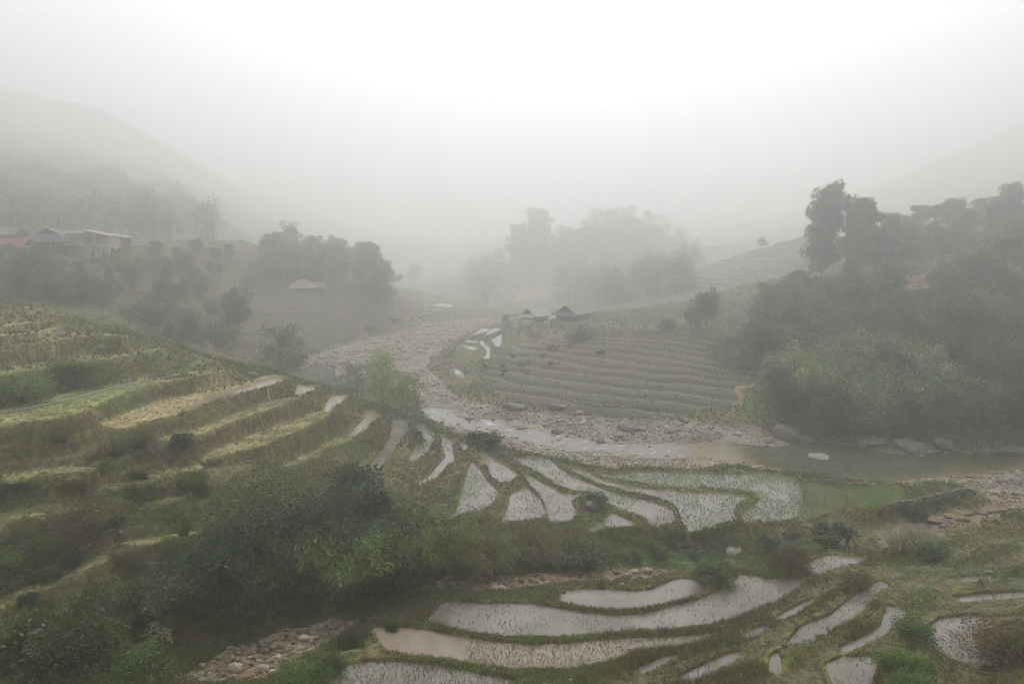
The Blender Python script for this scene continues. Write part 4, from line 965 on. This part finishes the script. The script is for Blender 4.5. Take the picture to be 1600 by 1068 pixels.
# ------------------------------------------------------------------ ground cover (nobody could count it)
def scatter_cells(n, r0, r1, seed, azlim=AZ0):
    g = np.random.default_rng(seed); a = g.uniform(-azlim, azlim, n); r = np.exp(g.uniform(math.log(r0), math.log(r1), n))
    x = r*np.sin(a); y = r*np.cos(a); return x, y, ground(x, y), g
DK = blur(dike.astype(float), 1); WET = (padmask > 0).astype(float)
GR = np.clip(gravel+streamz, 0, 1)
def cover(name, n, r0, r1, seed, keep, nb, h, wd, lean, c1, c2, label, far=False):
    x, y, z, g = scatter_cells(n, r0, r1, seed)
    k = g.uniform(0, 1, n) < keep(x, y); x, y, z = x[k], y[k], z[k]
    P = np.stack([x, y, z-.02], 1); r = np.hypot(x, y)
    hh = h*g.uniform(.5, 1.4, len(x))*(1+.35*sst(60, 160, r))
    V, F4, F3, C = blades(P, nb, hh, wd, lean, c1, c2, seed+1, .1)
    # wider blades in the distance clumps
    o = obj(name, mesh_np(name, V, F4, F3, M_grass, C), kind='stuff', label=label, category=None)
    del o['category']; return len(x)
def dens(x, y, s, sc_=5): return fbm(x/sc_, y/sc_, s, 3)
base_ok = lambda x, y: (1-.8*samp(fur[..., 0], x, y))*(1-.8*samp(mirror, x, y))*(1-.45*samp(hillock, x, y))*(1-samp(WET, x, y))*(1-np.clip(samp(GR, x, y)*1.3, 0, 1))
tread = lambda x, y: samp(treadm[..., 0], x, y)
n = 0
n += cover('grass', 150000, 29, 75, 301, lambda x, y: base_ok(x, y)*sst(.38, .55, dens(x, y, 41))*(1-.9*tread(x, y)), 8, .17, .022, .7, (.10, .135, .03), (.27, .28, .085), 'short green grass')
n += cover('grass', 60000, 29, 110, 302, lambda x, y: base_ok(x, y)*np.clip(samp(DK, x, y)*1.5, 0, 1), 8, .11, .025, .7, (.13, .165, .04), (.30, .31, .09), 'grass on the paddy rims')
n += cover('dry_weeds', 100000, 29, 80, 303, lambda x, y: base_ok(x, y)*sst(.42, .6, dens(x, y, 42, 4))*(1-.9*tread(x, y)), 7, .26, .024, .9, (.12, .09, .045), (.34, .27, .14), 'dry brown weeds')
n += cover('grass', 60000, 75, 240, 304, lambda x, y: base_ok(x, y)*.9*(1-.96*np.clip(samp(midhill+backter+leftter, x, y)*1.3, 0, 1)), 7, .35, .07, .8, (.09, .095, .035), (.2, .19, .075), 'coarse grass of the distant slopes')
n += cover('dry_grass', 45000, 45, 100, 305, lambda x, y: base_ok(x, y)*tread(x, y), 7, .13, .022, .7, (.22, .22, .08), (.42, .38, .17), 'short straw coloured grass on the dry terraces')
# leafy weeds: small leaf clumps
def leafy(n, r0, r1, seed, keep, pal, ln, wd, hgt, label, per=14):
    x, y, z, g = scatter_cells(n, r0, r1, seed); k = g.uniform(0, 1, n) < keep(x, y); x, y, z = x[k], y[k], z[k]
    P = np.repeat(np.stack([x, y, z], 1), per, 0); m = len(P); d = g.normal(0, 1, (m, 3)); d[:, 2] = np.abs(d[:, 2])
    d /= np.linalg.norm(d, axis=1)[:, None]; P = P+d*(hgt*g.uniform(.2, 1, m)**.6)[:, None]
    c1, c2 = map(np.array, GREEN[pal]); t = np.clip(np.repeat(g.uniform(0, .7, len(x)), per)+g.uniform(-.1, .4, m), 0, 1)[:, None]
    V, F, C = leaves(P, d, ln, wd, c1*(1-t)+c2*t, seed+2, .1)
    obj('leafy_weeds', mesh_np('leafy_weeds', V, F, None, M_leaf, C), kind='stuff', label=label)
leafy(42000, 29, 70, 311, lambda x, y: base_ok(x, y)*sst(.46, .6, dens(x, y, 44, 5))*(1-tread(x, y))*(1-samp(DK, x, y)*.6), 'mid', .075, .045, .22, 'low leafy weeds')
leafy(26000, 29, 75, 312, lambda x, y: base_ok(x, y)*sst(.5, .62, dens(x, y, 45, 3))*np.clip(samp(leftslope, x, y)+samp(greenstrip, x, y)+.15, 0, 1)*(1-tread(x, y)), 'light', .08, .05, .22, 'brighter leafy weeds')
leafy(26000, 29, 70, 313, lambda x, y: base_ok(x, y)*sst(.48, .62, dens(x, y, 46, 4))*np.clip(samp(leftslope, x, y)+.3, 0, 1)*(1-tread(x, y)), 'brown', .11, .03, .28, 'dead fern and bracken')
leafy(26000, 75, 200, 314, lambda x, y: base_ok(x, y)*sst(.45, .6, dens(x, y, 47, 9))*(1-tread(x, y))*(1-samp(midhill, x, y)*.93), 'mid', .2, .12, .5, 'scrub of the distant slopes', 12)
# rice seedlings
Ps = []
for kk, (P, z, dn) in PW.items():
    if dn <= 0 or kk[0] in 'vw': continue
    g = np.random.default_rng(hash_ := sum(map(ord, kk))*7); lo = P.min(0); hi = P.max(0); A = (hi-lo).prod()
    m = int(A*16*min(dn, 2.2)*(1.0 if dn < 2 else 1.6)*(1.5 if kk[0] != 'd' else 1)); x = g.uniform(lo[0], hi[0], m); y = g.uniform(lo[1], hi[1], m)
    idn = list(PW).index(kk)+1; ok = samp(padmask, x, y) == idn
    d1 = fbm(x/2.6, y/2.6, 61, 3); ok &= g.uniform(0, 1, m) < sst(.30, .56, d1+.12*(dn-.6))*np.clip(dn+.25, 0, 1)
    if kk == 'dd': 
        px, _ = pix(x, y, z); ok &= (px > 728+g.normal(0, 4, m))
    x, y = x[ok], y[ok]
    Ps.append(np.stack([x, y, np.full(len(x), z-.03)], 1))
Ps = np.vstack(Ps); near = np.hypot(Ps[:, 0], Ps[:, 1]) < 54
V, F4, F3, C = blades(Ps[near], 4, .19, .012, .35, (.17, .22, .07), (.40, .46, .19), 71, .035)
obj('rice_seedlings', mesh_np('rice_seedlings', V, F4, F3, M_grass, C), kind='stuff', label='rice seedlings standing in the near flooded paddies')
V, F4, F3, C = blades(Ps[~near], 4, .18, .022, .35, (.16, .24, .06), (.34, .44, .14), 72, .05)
obj('rice_seedlings', mesh_np('rice_seedlings', V, F4, F3, M_grass, C), kind='stuff', label='bright rice seedlings in the paddies along the river')
print('tufts', n, 'rice', len(Ps))

# ------------------------------------------------------------------ cobbles and boulders
def ico(sub=1):
    bm = bmesh.new(); bmesh.ops.create_icosphere(bm, subdivisions=sub, radius=1); V = np.array([v.co[:] for v in bm.verts]); F = np.array([[v.index for v in f.verts] for f in bm.faces]); bm.free(); return V, F
I1V, I1F = ico(1); I3V, I3F = ico(3)
def cobbles(name, x, y, size, c1, c2, seed, label, sink=.35):
    g = np.random.default_rng(seed); n = len(x); z = ground(x, y); nv = len(I1V)
    sc3 = size[:, None]*g.uniform(.55, 1.15, (n, 3)); sc3[:, 2] *= .65
    Vv = I1V[None]*sc3[:, None, :]*g.uniform(.78, 1.15, (n, nv, 1)); a = g.uniform(0, 6.28, n); c, s = np.cos(a)[:, None], np.sin(a)[:, None]
    X = Vv[..., 0]*c-Vv[..., 1]*s; Y = Vv[..., 0]*s+Vv[..., 1]*c
    Vv = np.stack([X+x[:, None], Y+y[:, None], Vv[..., 2]+(z+sc3[:, 2]*sink)[:, None]], -1).reshape(-1, 3)
    F = (I1F[None]+(np.arange(n)*nv)[:, None, None]).reshape(-1, 3)
    t = g.uniform(0, 1, (n, 1))**1.2; col = np.array(c1)*(1-t)+np.array(c2)*t; col *= g.uniform(.7, 1.3, (n, 1))
    obj(name, mesh_np(name, Vv, None, F, M_rock, np.repeat(col, nv, 0)), kind='stuff', label=label)
x, y, z, g = scatter_cells(140000, 70, 260, 401); k = (g.uniform(0, 1, len(x)) < samp(gravel, x, y)*(1-.88*samp(rapidz, x, y))*sst(.3, .5, dens(x, y, 51, 6)+.1)) & (z > -.15) & (y > 60)
x, y = x[k], y[k]; r = np.hypot(x, y); sz = g.lognormal(-2.2, .6, len(x))*(1+.5*sst(90, 200, r)); sz = np.clip(sz, .06, 1.1)
cobbles('river_cobbles', x, y, sz, (.29, .23, .175), (.58, .49, .38), 402, 'pale cobbles covering the river bars')
x, y, z, g = scatter_cells(30000, 30, 75, 411); k = g.uniform(0, 1, len(x)) < samp(streamz, x, y)*.8
x, y = x[k], y[k]; cobbles('stream_cobbles', x, y, np.clip(g.lognormal(-2.25, .75, len(x)), .04, .55), (.20, .15, .10), (.50, .42, .32), 412, 'brown and cream stones of the side stream')
x, y, z, g = scatter_cells(2600, 30, 100, 421); k = g.uniform(0, 1, len(x)) < base_ok(x, y)*.25
x, y = x[k], y[k]; cobbles('field_stones', x, y, np.clip(g.lognormal(-2.1, .5, len(x)), .06, .35), (.2, .17, .13), (.36, .31, .25), 422, 'loose stones in the grass')
def rock_mesh(seed, c1, c2, flat=.6, strat=0.0, sharp=.28):
    g = np.random.default_rng(seed); V = I3V.copy()
    for q in range(14):  # facet cuts give an angular block
        d = g.normal(0, 1, 3); d /= np.linalg.norm(d); lim = g.uniform(.4, .8); t = V@d; V = V-np.outer(np.maximum(t-lim, 0)*.9, d)
    n_ = fbm(V[:, 0]*2.6+seed, V[:, 1]*2+V[:, 2]*1.7, seed, 4)-.5; V = V*(1+n_[:, None]*sharp*1.4); V[:, 2] *= flat
    if strat: V = V+np.outer(np.sin((V[:, 0]*.5+V[:, 2]*1.4)*14)*strat, [0.3, .3, .4])
    t = fbm(V[:, 0]*3, V[:, 1]*3+V[:, 2]*2, seed+1, 3)[:, None]
    return mesh_np('boulder', V, None, I3F, M_rock, np.array(c1)*(1-t)+np.array(c2)*t, False)
RK = [rock_mesh(s, a, b, f, st) for s, a, b, f, st in ((1, (.15, .15, .15), (.28, .27, .26), .55, 0), (2, (.22, .20, .17), (.38, .34, .29), .6, 0), (3, (.17, .15, .13), (.30, .26, .22), .7, .03), (4, (.20, .19, .17), (.42, .40, .36), .5, .05), (5, (.25, .16, .09), (.40, .28, .17), .6, 0))]
def boulder(k, px, py, wpx, hpx, label, group=None, rz=None, d=None, deep=.45):
    p = W((px, py, 'd', d)) if d else hit(px, py)
    m = math.hypot(p[0], p[1])/FPX; sx = wpx*m/2; szz = hpx*m/1.25
    o = obj('boulder', RK[k], category='boulder', label=label); o.location = (p[0], p[1]+sx*.4, float(ground(p[0], p[1]+sx*.4))+szz*(.1 if deep > .3 else .2))
    o.scale = (sx, sx*.8, szz); o.rotation_euler = (0, 0, rz if rz is not None else random.uniform(-.5, .5))
    if group: o['group'] = group
boulder(0, 800, 641, 46, 18, 'broad dark grey boulder with a flat slanting face at the foot of the mown terraces')
boulder(0, 868, 641, 36, 15, 'weathered grey boulder right of the broad dark one', rz=.2)
boulder(1, 905, 648, 26, 10, 'low grey boulder at the edge of the grass above the gravel')
boulder(2, 988, 673, 46, 22, 'large brown grey boulder on the gravel above the rapids')
boulder(3, 966, 684, 24, 22, 'pale upright boulder leaning on the large brown one')
boulder(1, 1050, 677, 24, 16, 'pale blocky boulder alone on the stones above the pool')
boulder(0, 1068, 660, 20, 18, 'dark boulder in the grass at the foot of the terraces')
boulder(1, 816, 671, 26, 10, 'flat pale boulder at the upper edge of the rapids')
boulder(2, 870, 677, 22, 16, 'squat tan boulder beside the rapids')
boulder(2, 940, 692, 20, 13, 'rusty boulder at the water edge below the large brown one')
boulder(1, 797, 657, 14, 14, 'small pale boulder under the broad dark one')
boulder(2, 735, 655, 20, 7, 'low stone lying in the water where the rapids begin')
boulder(1, 925, 710, 10, 8, 'small dark stone in the middle of the rapids')
boulder(2, 1232, 690, 44, 38, 'tall rough rock at the left end of the green pool', deep=.2)
boulder(1, 1205, 692, 22, 12, 'pale rock left of the tall rough rock')
boulder(2, 1262, 692, 30, 14, 'brown ledge right of the tall rough rock')
boulder(3, 1283, 722, 44, 19, 'pale cracked rock standing in the green pool', rz=0, deep=.2)
boulder(3, 1365, 700, 60, 22, 'tilted layered rock ledge under the feathery trees', rz=-.3, deep=.2)
boulder(3, 1428, 710, 52, 34, 'big layered pale outcrop dipping into the pool', rz=.5, deep=.2)
boulder(2, 1480, 704, 40, 20, 'dark rock at the back of the pool right of the outcrop')
boulder(0, 1585, 715, 60, 16, 'dark wet rocks at the right end of the pool', deep=.2)
boulder(1, 1590, 755, 40, 18, 'grey slab pile on the gravel at the right edge')
boulder(0, 1598, 775, 30, 10, 'lower dark slab on the gravel at the right edge')
boulder(2, 395, 588, 20, 12, 'brown rock on the bank above the yellow paddy')
boulder(2, 158, 548, 16, 12, 'dark rock stuck in the upper terrace bank')
boulder(2, 928, 797, 34, 20, 'brown earthy boulder among the flooded paddies', deep=.2)
boulder(1, 1150, 866, 44, 12, 'flat pale rock slab in the weeds below the paddies')
boulder(1, 1122, 880, 12, 9, 'small white stone left of the pale slab')
boulder(4, 1130, 898, 16, 6, 'rusty stone on the rim above the large paddy')
boulder(4, 1490, 812, 30, 12, 'ochre rock face below the stone wall')
boulder(4, 1460, 818, 34, 10, 'ochre ledge beside the gully water')
boulder(0, 1465, 838, 30, 10, 'dark stones heaped across the gully')
boulder(4, 893, 908, 16, 9, 'ochre boulder at the end of the small waterfall in the stream')
boulder(1, 1178, 1012, 11, 9, 'round pale stone on the paddy rim')
boulder(4, 530, 978, 22, 13, 'tan block lying where the stream leaves the thicket')
boulder(1, 360, 1024, 10, 12, 'white stone upright in the rocky stream')
boulder(1, 345, 1032, 9, 9, 'cream stone left of the upright white stone')
boulder(4, 400, 1030, 26, 10, 'ochre slab in the middle of the rocky stream')
boulder(4, 488, 1000, 24, 12, 'brown block on the right side of the rocky stream')
boulder(4, 463, 1015, 16, 9, 'rusty block just below the brown one')
boulder(1, 408, 987, 8, 8, 'pale stone in the grass above the stream')
boulder(2, 450, 985, 9, 8, 'grey stone beside the undergrowth above the stream')
boulder(4, 880, 928, 12, 10, 'muddy lump on the rim of the small curved paddy')

# ------------------------------------------------------------------ dry stone walls
def wall(pts, hpx, label, seed, size=.16):
    g = np.random.default_rng(seed); parts = []
    w3 = [hit(*p) for p in pts]; q = np.array([p[:2] for p in w3]); s = np.r_[0, np.cumsum(np.linalg.norm(np.diff(q, axis=0), axis=1))]
    hm = hpx*math.hypot(*q[0])/FPX; Vs = []; Fs = []; Cs = []; o = 0
    for r_ in range(max(1, int(hm/(size*.75)))):
        t = 0
        while t < s[-1]:
            L = size*g.uniform(.7, 1.6); x = np.interp(t, s, q[:, 0]); y = np.interp(t, s, q[:, 1])
            v = I1V*np.array([L, size*1.3, size*.62])*g.uniform(.85, 1.12, (len(I1V), 1)); an = math.atan2(q[-1][1]-q[0][1], q[-1][0]-q[0][0])
            v = np.stack([v[:, 0]*math.cos(an)-v[:, 1]*math.sin(an), v[:, 0]*math.sin(an)+v[:, 1]*math.cos(an), v[:, 2]], 1)
            v = v+[x, y, float(ground(x, y))+size*.3+r_*size*.8+g.normal(0, .02)]; Vs.append(v); Fs.append(I1F+o); o += len(v)
            Cs.append(np.repeat([np.array([.26, .235, .2])*g.uniform(.6, 1.6)], len(v), 0)); t += L*1.75
    obj('stone_wall', mesh_np('stone_wall', np.vstack(Vs), None, np.vstack(Fs), M_rock, np.vstack(Cs)), category='wall', label=label)
wall([(1385,797),(1410,792),(1440,786),(1475,779),(1520,772)], 10, 'dry stone retaining wall holding up the end of the dry field', 1)
wall([(1250,749),(1290,755),(1330,758),(1366,760)], 5, 'low dark stone wall between the dry field and the pool', 2, .14)
wall([(1470,824),(1510,806),(1550,801),(1600,796)], 5, 'rough row of stones along the gully at the right edge', 3, .17)
wall([(880,622),(900,630),(940,636),(1000,636)], 4, 'row of stacked stones under the lowest mown terrace', 4, .22)

# ------------------------------------------------------------------ pipe and little falls of the left terraces
def pipe_along(pts, r, mat, name, label, cat, lift=.12):
    q = [hit(*p) for p in pts]; P = []
    for a, b in zip(q[:-1], q[1:]):
        for t in np.linspace(0, 1, 6)[:-1]:
            x = a[0]*(1-t)+b[0]*t; y = a[1]*(1-t)+b[1]*t; P.append([x, y, float(ground(x, y))+lift])
    V, F = tube(P, [r]*len(P), 8); obj(name, mesh_np(name, V, F, None, mat, None, True), category=cat, label=label)
M_pipe = plain_mat('pipe', (.42, .40, .36), (.3, .28, .25), .5)
pipe_along([(2,648),(37,641),(90,630),(130,620),(187,605),(225,596),(290,586),(345,580)], .055, M_pipe, 'water_pipe', 'thin pale water pipe running along the wide terrace on the left', 'pipe')
M_fall = plain_mat('falling_water', (.75, .76, .76), (.5, .5, .5), .3, 9)
def fall(px0, py0, px1, py1, w_):
    a = np.array(hit(px0, py0)); b = np.array(hit(px1, py1)); P = []; n = 14; g = np.random.default_rng(px0)
    V = []
    for i in range(n):
        t = i/(n-1); p = a*(1-t)+b*t+np.array([g.normal(0, .05), 0, 0]); p = p-np.array([0, .18, 0]); p[2] = float(ground(p[0], p[1]))+.10; ww = w_*(.6+.5*t)*g.uniform(.8, 1.2)
        V += [p+[-ww/2, 0, 0], p+[0, -.07, .03], p+[ww/2, 0, 0]]
    V = np.array(V); F = np.array([[i*3+j, i*3+j+1, i*3+j+4, i*3+j+3] for i in range(n-1) for j in range(2)])
    obj('waterfall', mesh_np('waterfall', V, F, None, M_fall, None, True), kind='structure')
fall(419, 605, 424, 625, .17); fall(405, 647, 414, 669, .16); fall(71, 538, 79, 556, .14)

# ------------------------------------------------------------------ houses
def box(bm, x0, x1, y0, y1, z0, z1):
    r = bmesh.ops.create_cube(bm, size=1); bmesh.ops.scale(bm, vec=(x1-x0, y1-y0, z1-z0), verts=r['verts'])
    bmesh.ops.translate(bm, vec=((x0+x1)/2, (y0+y1)/2, (z0+z1)/2), verts=r['verts'])
def bmo(name, fn, mat, parent, **kw):
    bm = bmesh.new(); fn(bm); me = bpy.data.meshes.new(name); bm.normal_update(); bm.to_mesh(me); bm.free(); me.materials.append(mat); return obj(name, me, parent, **kw)
def slab(bm, quad, t=.12):
    """thick roof plane from 4 (or 3) corners"""
    a = [bm.verts.new(p) for p in quad]; b = [bm.verts.new((p[0], p[1], p[2]-t)) for p in quad]; n = len(quad)
    bm.faces.new(a); bm.faces.new(b[::-1])
    for i in range(n): bm.faces.new((a[(i+1) % n], a[i], b[i], b[(i+1) % n]))
def corr(name, c, c2): # corrugated / tiled sheet
    m = plain_mat(name, c, c2, .7, 1.5)
    n = m.node_tree; b = n.nodes['Principled BSDF']; tc = n.nodes.new('ShaderNodeTexCoord'); wv = n.nodes.new('ShaderNodeTexWave'); wv.inputs['Scale'].default_value = 2.2
    n.links.new(tc.outputs['Object'], wv.inputs['Vector']); bp = n.nodes.new('ShaderNodeBump'); bp.inputs['Distance'].default_value = .05
    n.links.new(wv.outputs['Fac'], bp.inputs['Height']); n.links.new(bp.outputs[0], b.inputs['Normal']); return m
R_grey = corr('grey_roof', (.23, .24, .25), (.16, .17, .18)); R_pale = corr('pale_roof', (.52, .50, .46), (.40, .38, .35)); R_straw = corr('straw_roof', (.50, .43, .30), (.38, .32, .22))
R_red = corr('red_roof', (.30, .09, .07), (.22, .07, .06)); R_tan = corr('tan_roof', (.44, .35, .29), (.36, .29, .25))
W_white = plain_mat('white_wall', (.62, .61, .58), (.5, .49, .46)); W_pink = plain_mat('pink_wall', (.50, .37, .34), (.42, .32, .30)); W_wood = plain_mat('plank_wall', (.13, .09, .065), (.09, .065, .05)); W_dark = plain_mat('dark_glass', (.05, .06, .07), (.03, .04, .04), .3); W_teal = plain_mat('shutter', (.16, .22, .22), (.12, .17, .17))
W_maroon = plain_mat('maroon_gable', (.22, .08, .07), (.16, .06, .05))
def house(px, py, d, rz, label, name='house', cat='house'):
    p = W((px, py, 'd', d)); r = obj(name, None, category=cat, label=label); r.location = p; r.rotation_euler = (0, 0, rz); return r
def windows(par, L, mat=W_dark, y=-.03):
    for (x0, x1, z0, z1, yy) in L:
        w_ = bmo('window', lambda bm: box(bm, x0, x1, yy-.05, yy+.02, z0, z1), mat, par)
        bmo('frame', lambda bm: (box(bm, x0-.08, x0, yy-.09, yy+.01, z0-.08, z1+.08), box(bm, x1, x1+.08, yy-.09, yy+.01, z0-.08, z1+.08), box(bm, x0, x1, yy-.09, yy+.01, z1, z1+.08), box(bm, x0, x1, yy-.09, yy+.01, z0-.08, z0)), W_white, w_)
def hipgable(par, w_, dp, z, rise, ov, roofm, gablem):
    """wide hipped roof with a small gable on top facing the viewer"""
    x0, x1, y0, y1 = -w_/2-ov, w_/2+ov, -ov, dp+ov; a = w_*.22; zm = z+rise*.6; ym0, ym1 = dp*.22, dp*.78
    def f(bm):
        slab(bm, [(x0, y0, z), (x1, y0, z), (a, ym0, zm), (-a, ym0, zm)]); slab(bm, [(x1, y0, z), (x1, y1, z), (a, ym1, zm), (a, ym0, zm)])
        slab(bm, [(x1, y1, z), (x0, y1, z), (-a, ym1, zm), (a, ym1, zm)]); slab(bm, [(x0, y1, z), (x0, y0, z), (-a, ym0, zm), (-a, ym1, zm)])
        slab(bm, [(-a-.35, ym0-.35, zm+.02), (0, ym0-.35, z+rise), (0, ym1+.3, z+rise), (-a-.35, ym1+.3, zm+.02)]); slab(bm, [(0, ym0-.35, z+rise), (a+.35, ym0-.35, zm+.02), (a+.35, ym1+.3, zm+.02), (0, ym1+.3, z+rise)])
    bmo('roof', f, roofm, par)
    def g(bm): bm.faces.new([bm.verts.new(p) for p in ((-a, ym0-.05, zm), (a, ym0-.05, zm), (0, ym0-.05, z+rise-.1))])
    bmo('gable', g, gablem, par)
MP = 150/FPX*1.0
# a) big hall with tiered roof
h = house(71, 399, 150, .05, 'wide house with tiered grey roof and maroon gable, tallest of the village on the left')
bmo('wall', lambda bm: box(bm, -5, 5, .2, 6, -1, 3.1), W_wood, h); hipgable(h, 10.4, 6.4, 3.0, 2.9, .9, R_grey, W_maroon)
bmo('post', lambda bm: [box(bm, x-.08, x+.08, -.3, -.14, -1, 3.0) for x in (-4, -2, 0, 2, 4)], W_wood, h)
windows(h, [(-2.8, -1.8, 1.3, 2.4, .2), (1.2, 2.2, 1.3, 2.4, .2)])
# b) pink linking block
h = house(119, 403, 151, .03, 'pink two storey block with balcony between the tiered roof and the white house')
bmo('wall', lambda bm: (box(bm, -2.1, 2.1, 0, 5, 2.6, 5.3), box(bm, -2.1, 2.1, .7, 5, -1, 2.6)), W_pink, h)
bmo('roof', lambda bm: slab(bm, [(-2.4, -.4, 5.45), (2.3, -.4, 5.4), (2.3, 5.2, 6.1), (-2.4, 5.2, 6.1)]), R_grey, h)
bmo('balcony', lambda bm: (box(bm, -2.1, 2.1, -.7, 0, 2.5, 2.65), box(bm, -2.1, 2.1, -.7, -.62, 2.65, 3.4)), W_white, h)
windows(h, [(-1.4, -.3, 3.6, 4.4, 0), (-1.5, -.8, .2, 1.9, .7)]); bmo('door', lambda bm: box(bm, .3, 1.1, .62, .72, -.4, 1.8), W_white, h)
# c) white and pink two storey house
h = house(152, 404, 148, .12, 'two storey house with pink upper wall, white ground floor and slanting tan roof')
bmo('wall', lambda bm: box(bm, -2.4, 2.4, 0, 6, -1, 2.55), W_white, h); bmo('upper_wall', lambda bm: box(bm, -2.4, 2.4, 0, 6, 2.55, 5.0), W_pink, h)
bmo('balcony', lambda bm: (box(bm, -2.5, 2.5, -.8, -.01, 2.4, 2.55), box(bm, -2.55, 2.5, -.84, -.78, 2.55, 3.0)), W_white, h)
bmo('roof', lambda bm: slab(bm, [(-3.0, -1, 6.3), (2.9, -1, 4.95), (2.9, 6.4, 4.95), (-3.0, 6.4, 6.3)]), R_tan, h)
bmo('gable', lambda bm: slab(bm, [(-2.38, .01, 5.0), (2.3, .01, 5.0), (-2.38, .3, 6.0)], .01), W_pink, h)
bmo('post', lambda bm: [box(bm, x-.09, x+.09, -.8, -.62, -1, 5.3) for x in (-2.4, 0)], W_white, h)
windows(h, [(-1.9, -1.0, 3.3, 4.6, 0), (.1, 1.0, 3.3, 4.5, 0), (-1.2, -.5, .2, 1.8, 0), (1.2, 1.6, .2, 1.8, 0)], W_teal)
# d) small shed
h = house(180, 378, 158, 0, 'small shed with pale lean-to roof right of the two storey house', 'shed', 'shed')
bmo('wall', lambda bm: box(bm, -1.4, 1.4, 0, 4, -2.8, 1.1), W_wood, h); bmo('roof', lambda bm: slab(bm, [(-2.6, -.4, 2.1), (2.0, -.4, 1.1), (2.0, 4.2, 1.1), (-2.6, 4.2, 2.1)]), R_pale, h)
bmo('door', lambda bm: box(bm, -.4, .4, -.06, .03, -1.6, .4), W_wood, h)
# e) red roofed house
h = house(14, 392, 146, .08, 'low house with dark red roof and white wall at the left edge')
bmo('wall', lambda bm: box(bm, -3.6, 2.8, 0, 5, -1.2, 1.2), W_white, h)
bmo('roof', lambda bm: (slab(bm, [(-4, -.7, 1.0), (3.2, -.7, 1.0), (3.0, 2.5, 2.7), (-4, 2.5, 2.7)]), slab(bm, [(3.2, 5.6, 1.0), (-4, 5.6, 1.0), (-4, 2.5, 2.7), (3.0, 2.5, 2.7)])), R_red, h)
windows(h, [(-2.6, -1.8, -.2, .7, 0), (.8, 1.6, -.2, .7, 0)])
# f) roof at the far left edge
h = house(-4, 372, 158, .1, 'grey roofed house half hidden at the far left edge')
bmo('wall', lambda bm: box(bm, -3, 3.6, 0, 5, -3, .9), W_wood, h)
bmo('roof', lambda bm: (slab(bm, [(-3.4, -.6, .8), (4.2, -.6, .8), (3.6, 2.5, 2.6), (-3.4, 2.5, 2.6)]), slab(bm, [(4.2, 5.6, .8), (-3.4, 5.6, .8), (-3.4, 2.5, 2.6), (3.6, 2.5, 2.6)])), R_grey, h)
windows(h, [(1, 1.8, -.5, .4, 0)])
def gable_house(par, w_, dp, z, rise, ov, roofm, wallm, gablem, zlow=-1.5, apron=True):
    """ridge runs away from the viewer; gable faces forward with a small apron roof"""
    bmo('wall', lambda bm: box(bm, -w_/2, w_/2, 0, dp, zlow, z), wallm, par)
    bmo('roof', lambda bm: (slab(bm, [(-w_/2-ov, -ov, z-.25), (0, -ov, z+rise), (0, dp+ov, z+rise), (-w_/2-ov, dp+ov, z-.25)]), slab(bm, [(0, -ov, z+rise), (w_/2+ov, -ov, z-.25), (w_/2+ov, dp+ov, z-.25), (0, dp+ov, z+rise)])), roofm, par)
    bmo('gable', lambda bm: bm.faces.new([bm.verts.new(p) for p in ((-w_/2, -.01, z), (w_/2, -.01, z), (0, -.01, z+rise-.15))]), gablem, par)
    if apron: bmo('apron_roof', lambda bm: slab(bm, [(-w_/2-ov, -1.5, z-.5), (w_/2+ov, -1.5, z-.5), (w_/2-.2, -.03, z+.35), (-w_/2+.2, -.03, z+.35)]), roofm, par)
# cabins
h = house(826, 501, 171, -.75, 'gabled cabin with pale tin roof, left of the two cabins beyond the mirror paddies', 'cabin', 'cabin')
gable_house(h, 4.4, 5.6, 1.5, 1.7, .6, R_pale, W_wood, W_wood); bmo('door', lambda bm: box(bm, -.5, .4, -.07, .02, -.6, 1.1), W_dark, h)
h = house(884, 501, 165, -.55, 'larger dark walled cabin with grey roof, right of the two cabins beyond the mirror paddies', 'cabin', 'cabin')
gable_house(h, 5.2, 7.5, 1.9, 1.9, .7, R_grey, W_wood, W_wood); bmo('door', lambda bm: box(bm, -.5, .5, -.07, .02, -.8, 1.2), W_dark, h); windows(h, [(1.3, 1.9, .4, 1.1, 0)])
h = house(856, 501, 172, -.5, 'low shed with pale lean-to roof between the two cabins', 'shed', 'shed')
bmo('wall', lambda bm: box(bm, -1.3, 1.3, 0, 2.4, -1.2, .7), W_wood, h); bmo('roof', lambda bm: slab(bm, [(-1.8, -.5, .6), (1.8, -.5, .6), (1.8, 2.7, 1.5), (-1.8, 2.7, 1.5)]), R_pale, h)
h = house(470, 451, 196, .1, 'small hut with pale straw coloured roof alone on the misty left slope', 'hut', 'hut')
bmo('wall', lambda bm: box(bm, -2.6, 2.6, 0, 4, -1.6, .6), W_wood, h)
bmo('roof', lambda bm: (slab(bm, [(-3.9, -1, .3), (3.6, -1, .3), (1.0, 2, 2.6), (-.8, 2, 2.6)]), slab(bm, [(3.6, 5, .3), (-3.9, 5, .3), (-.8, 2, 2.6), (1.0, 2, 2.6)]), slab(bm, [(3.6, -1, .3), (3.6, 5, .3), (1.0, 2, 2.6)]), slab(bm, [(-3.9, 5, .3), (-3.9, -1, .3), (-.8, 2, 2.6)])), R_straw, h)
h = house(497, 452, 199, .2, 'small lean-to with reddish roof beside the straw roofed hut', 'shed', 'shed')
bmo('wall', lambda bm: box(bm, -1.2, 1.2, 0, 2, -1.5, .8), W_wood, h); bmo('roof', lambda bm: slab(bm, [(-1.9, -.6, .6), (1.9, -.6, .6), (1.9, 2.3, 1.9), (-1.9, 2.3, 1.9)]), R_tan, h)
# road edge below the mountainside
pipe_along([(205,385),(240,384),(290,383)], .12, W_white, 'road_rail', 'pale rail along the misty road right of the houses', 'rail', .7)
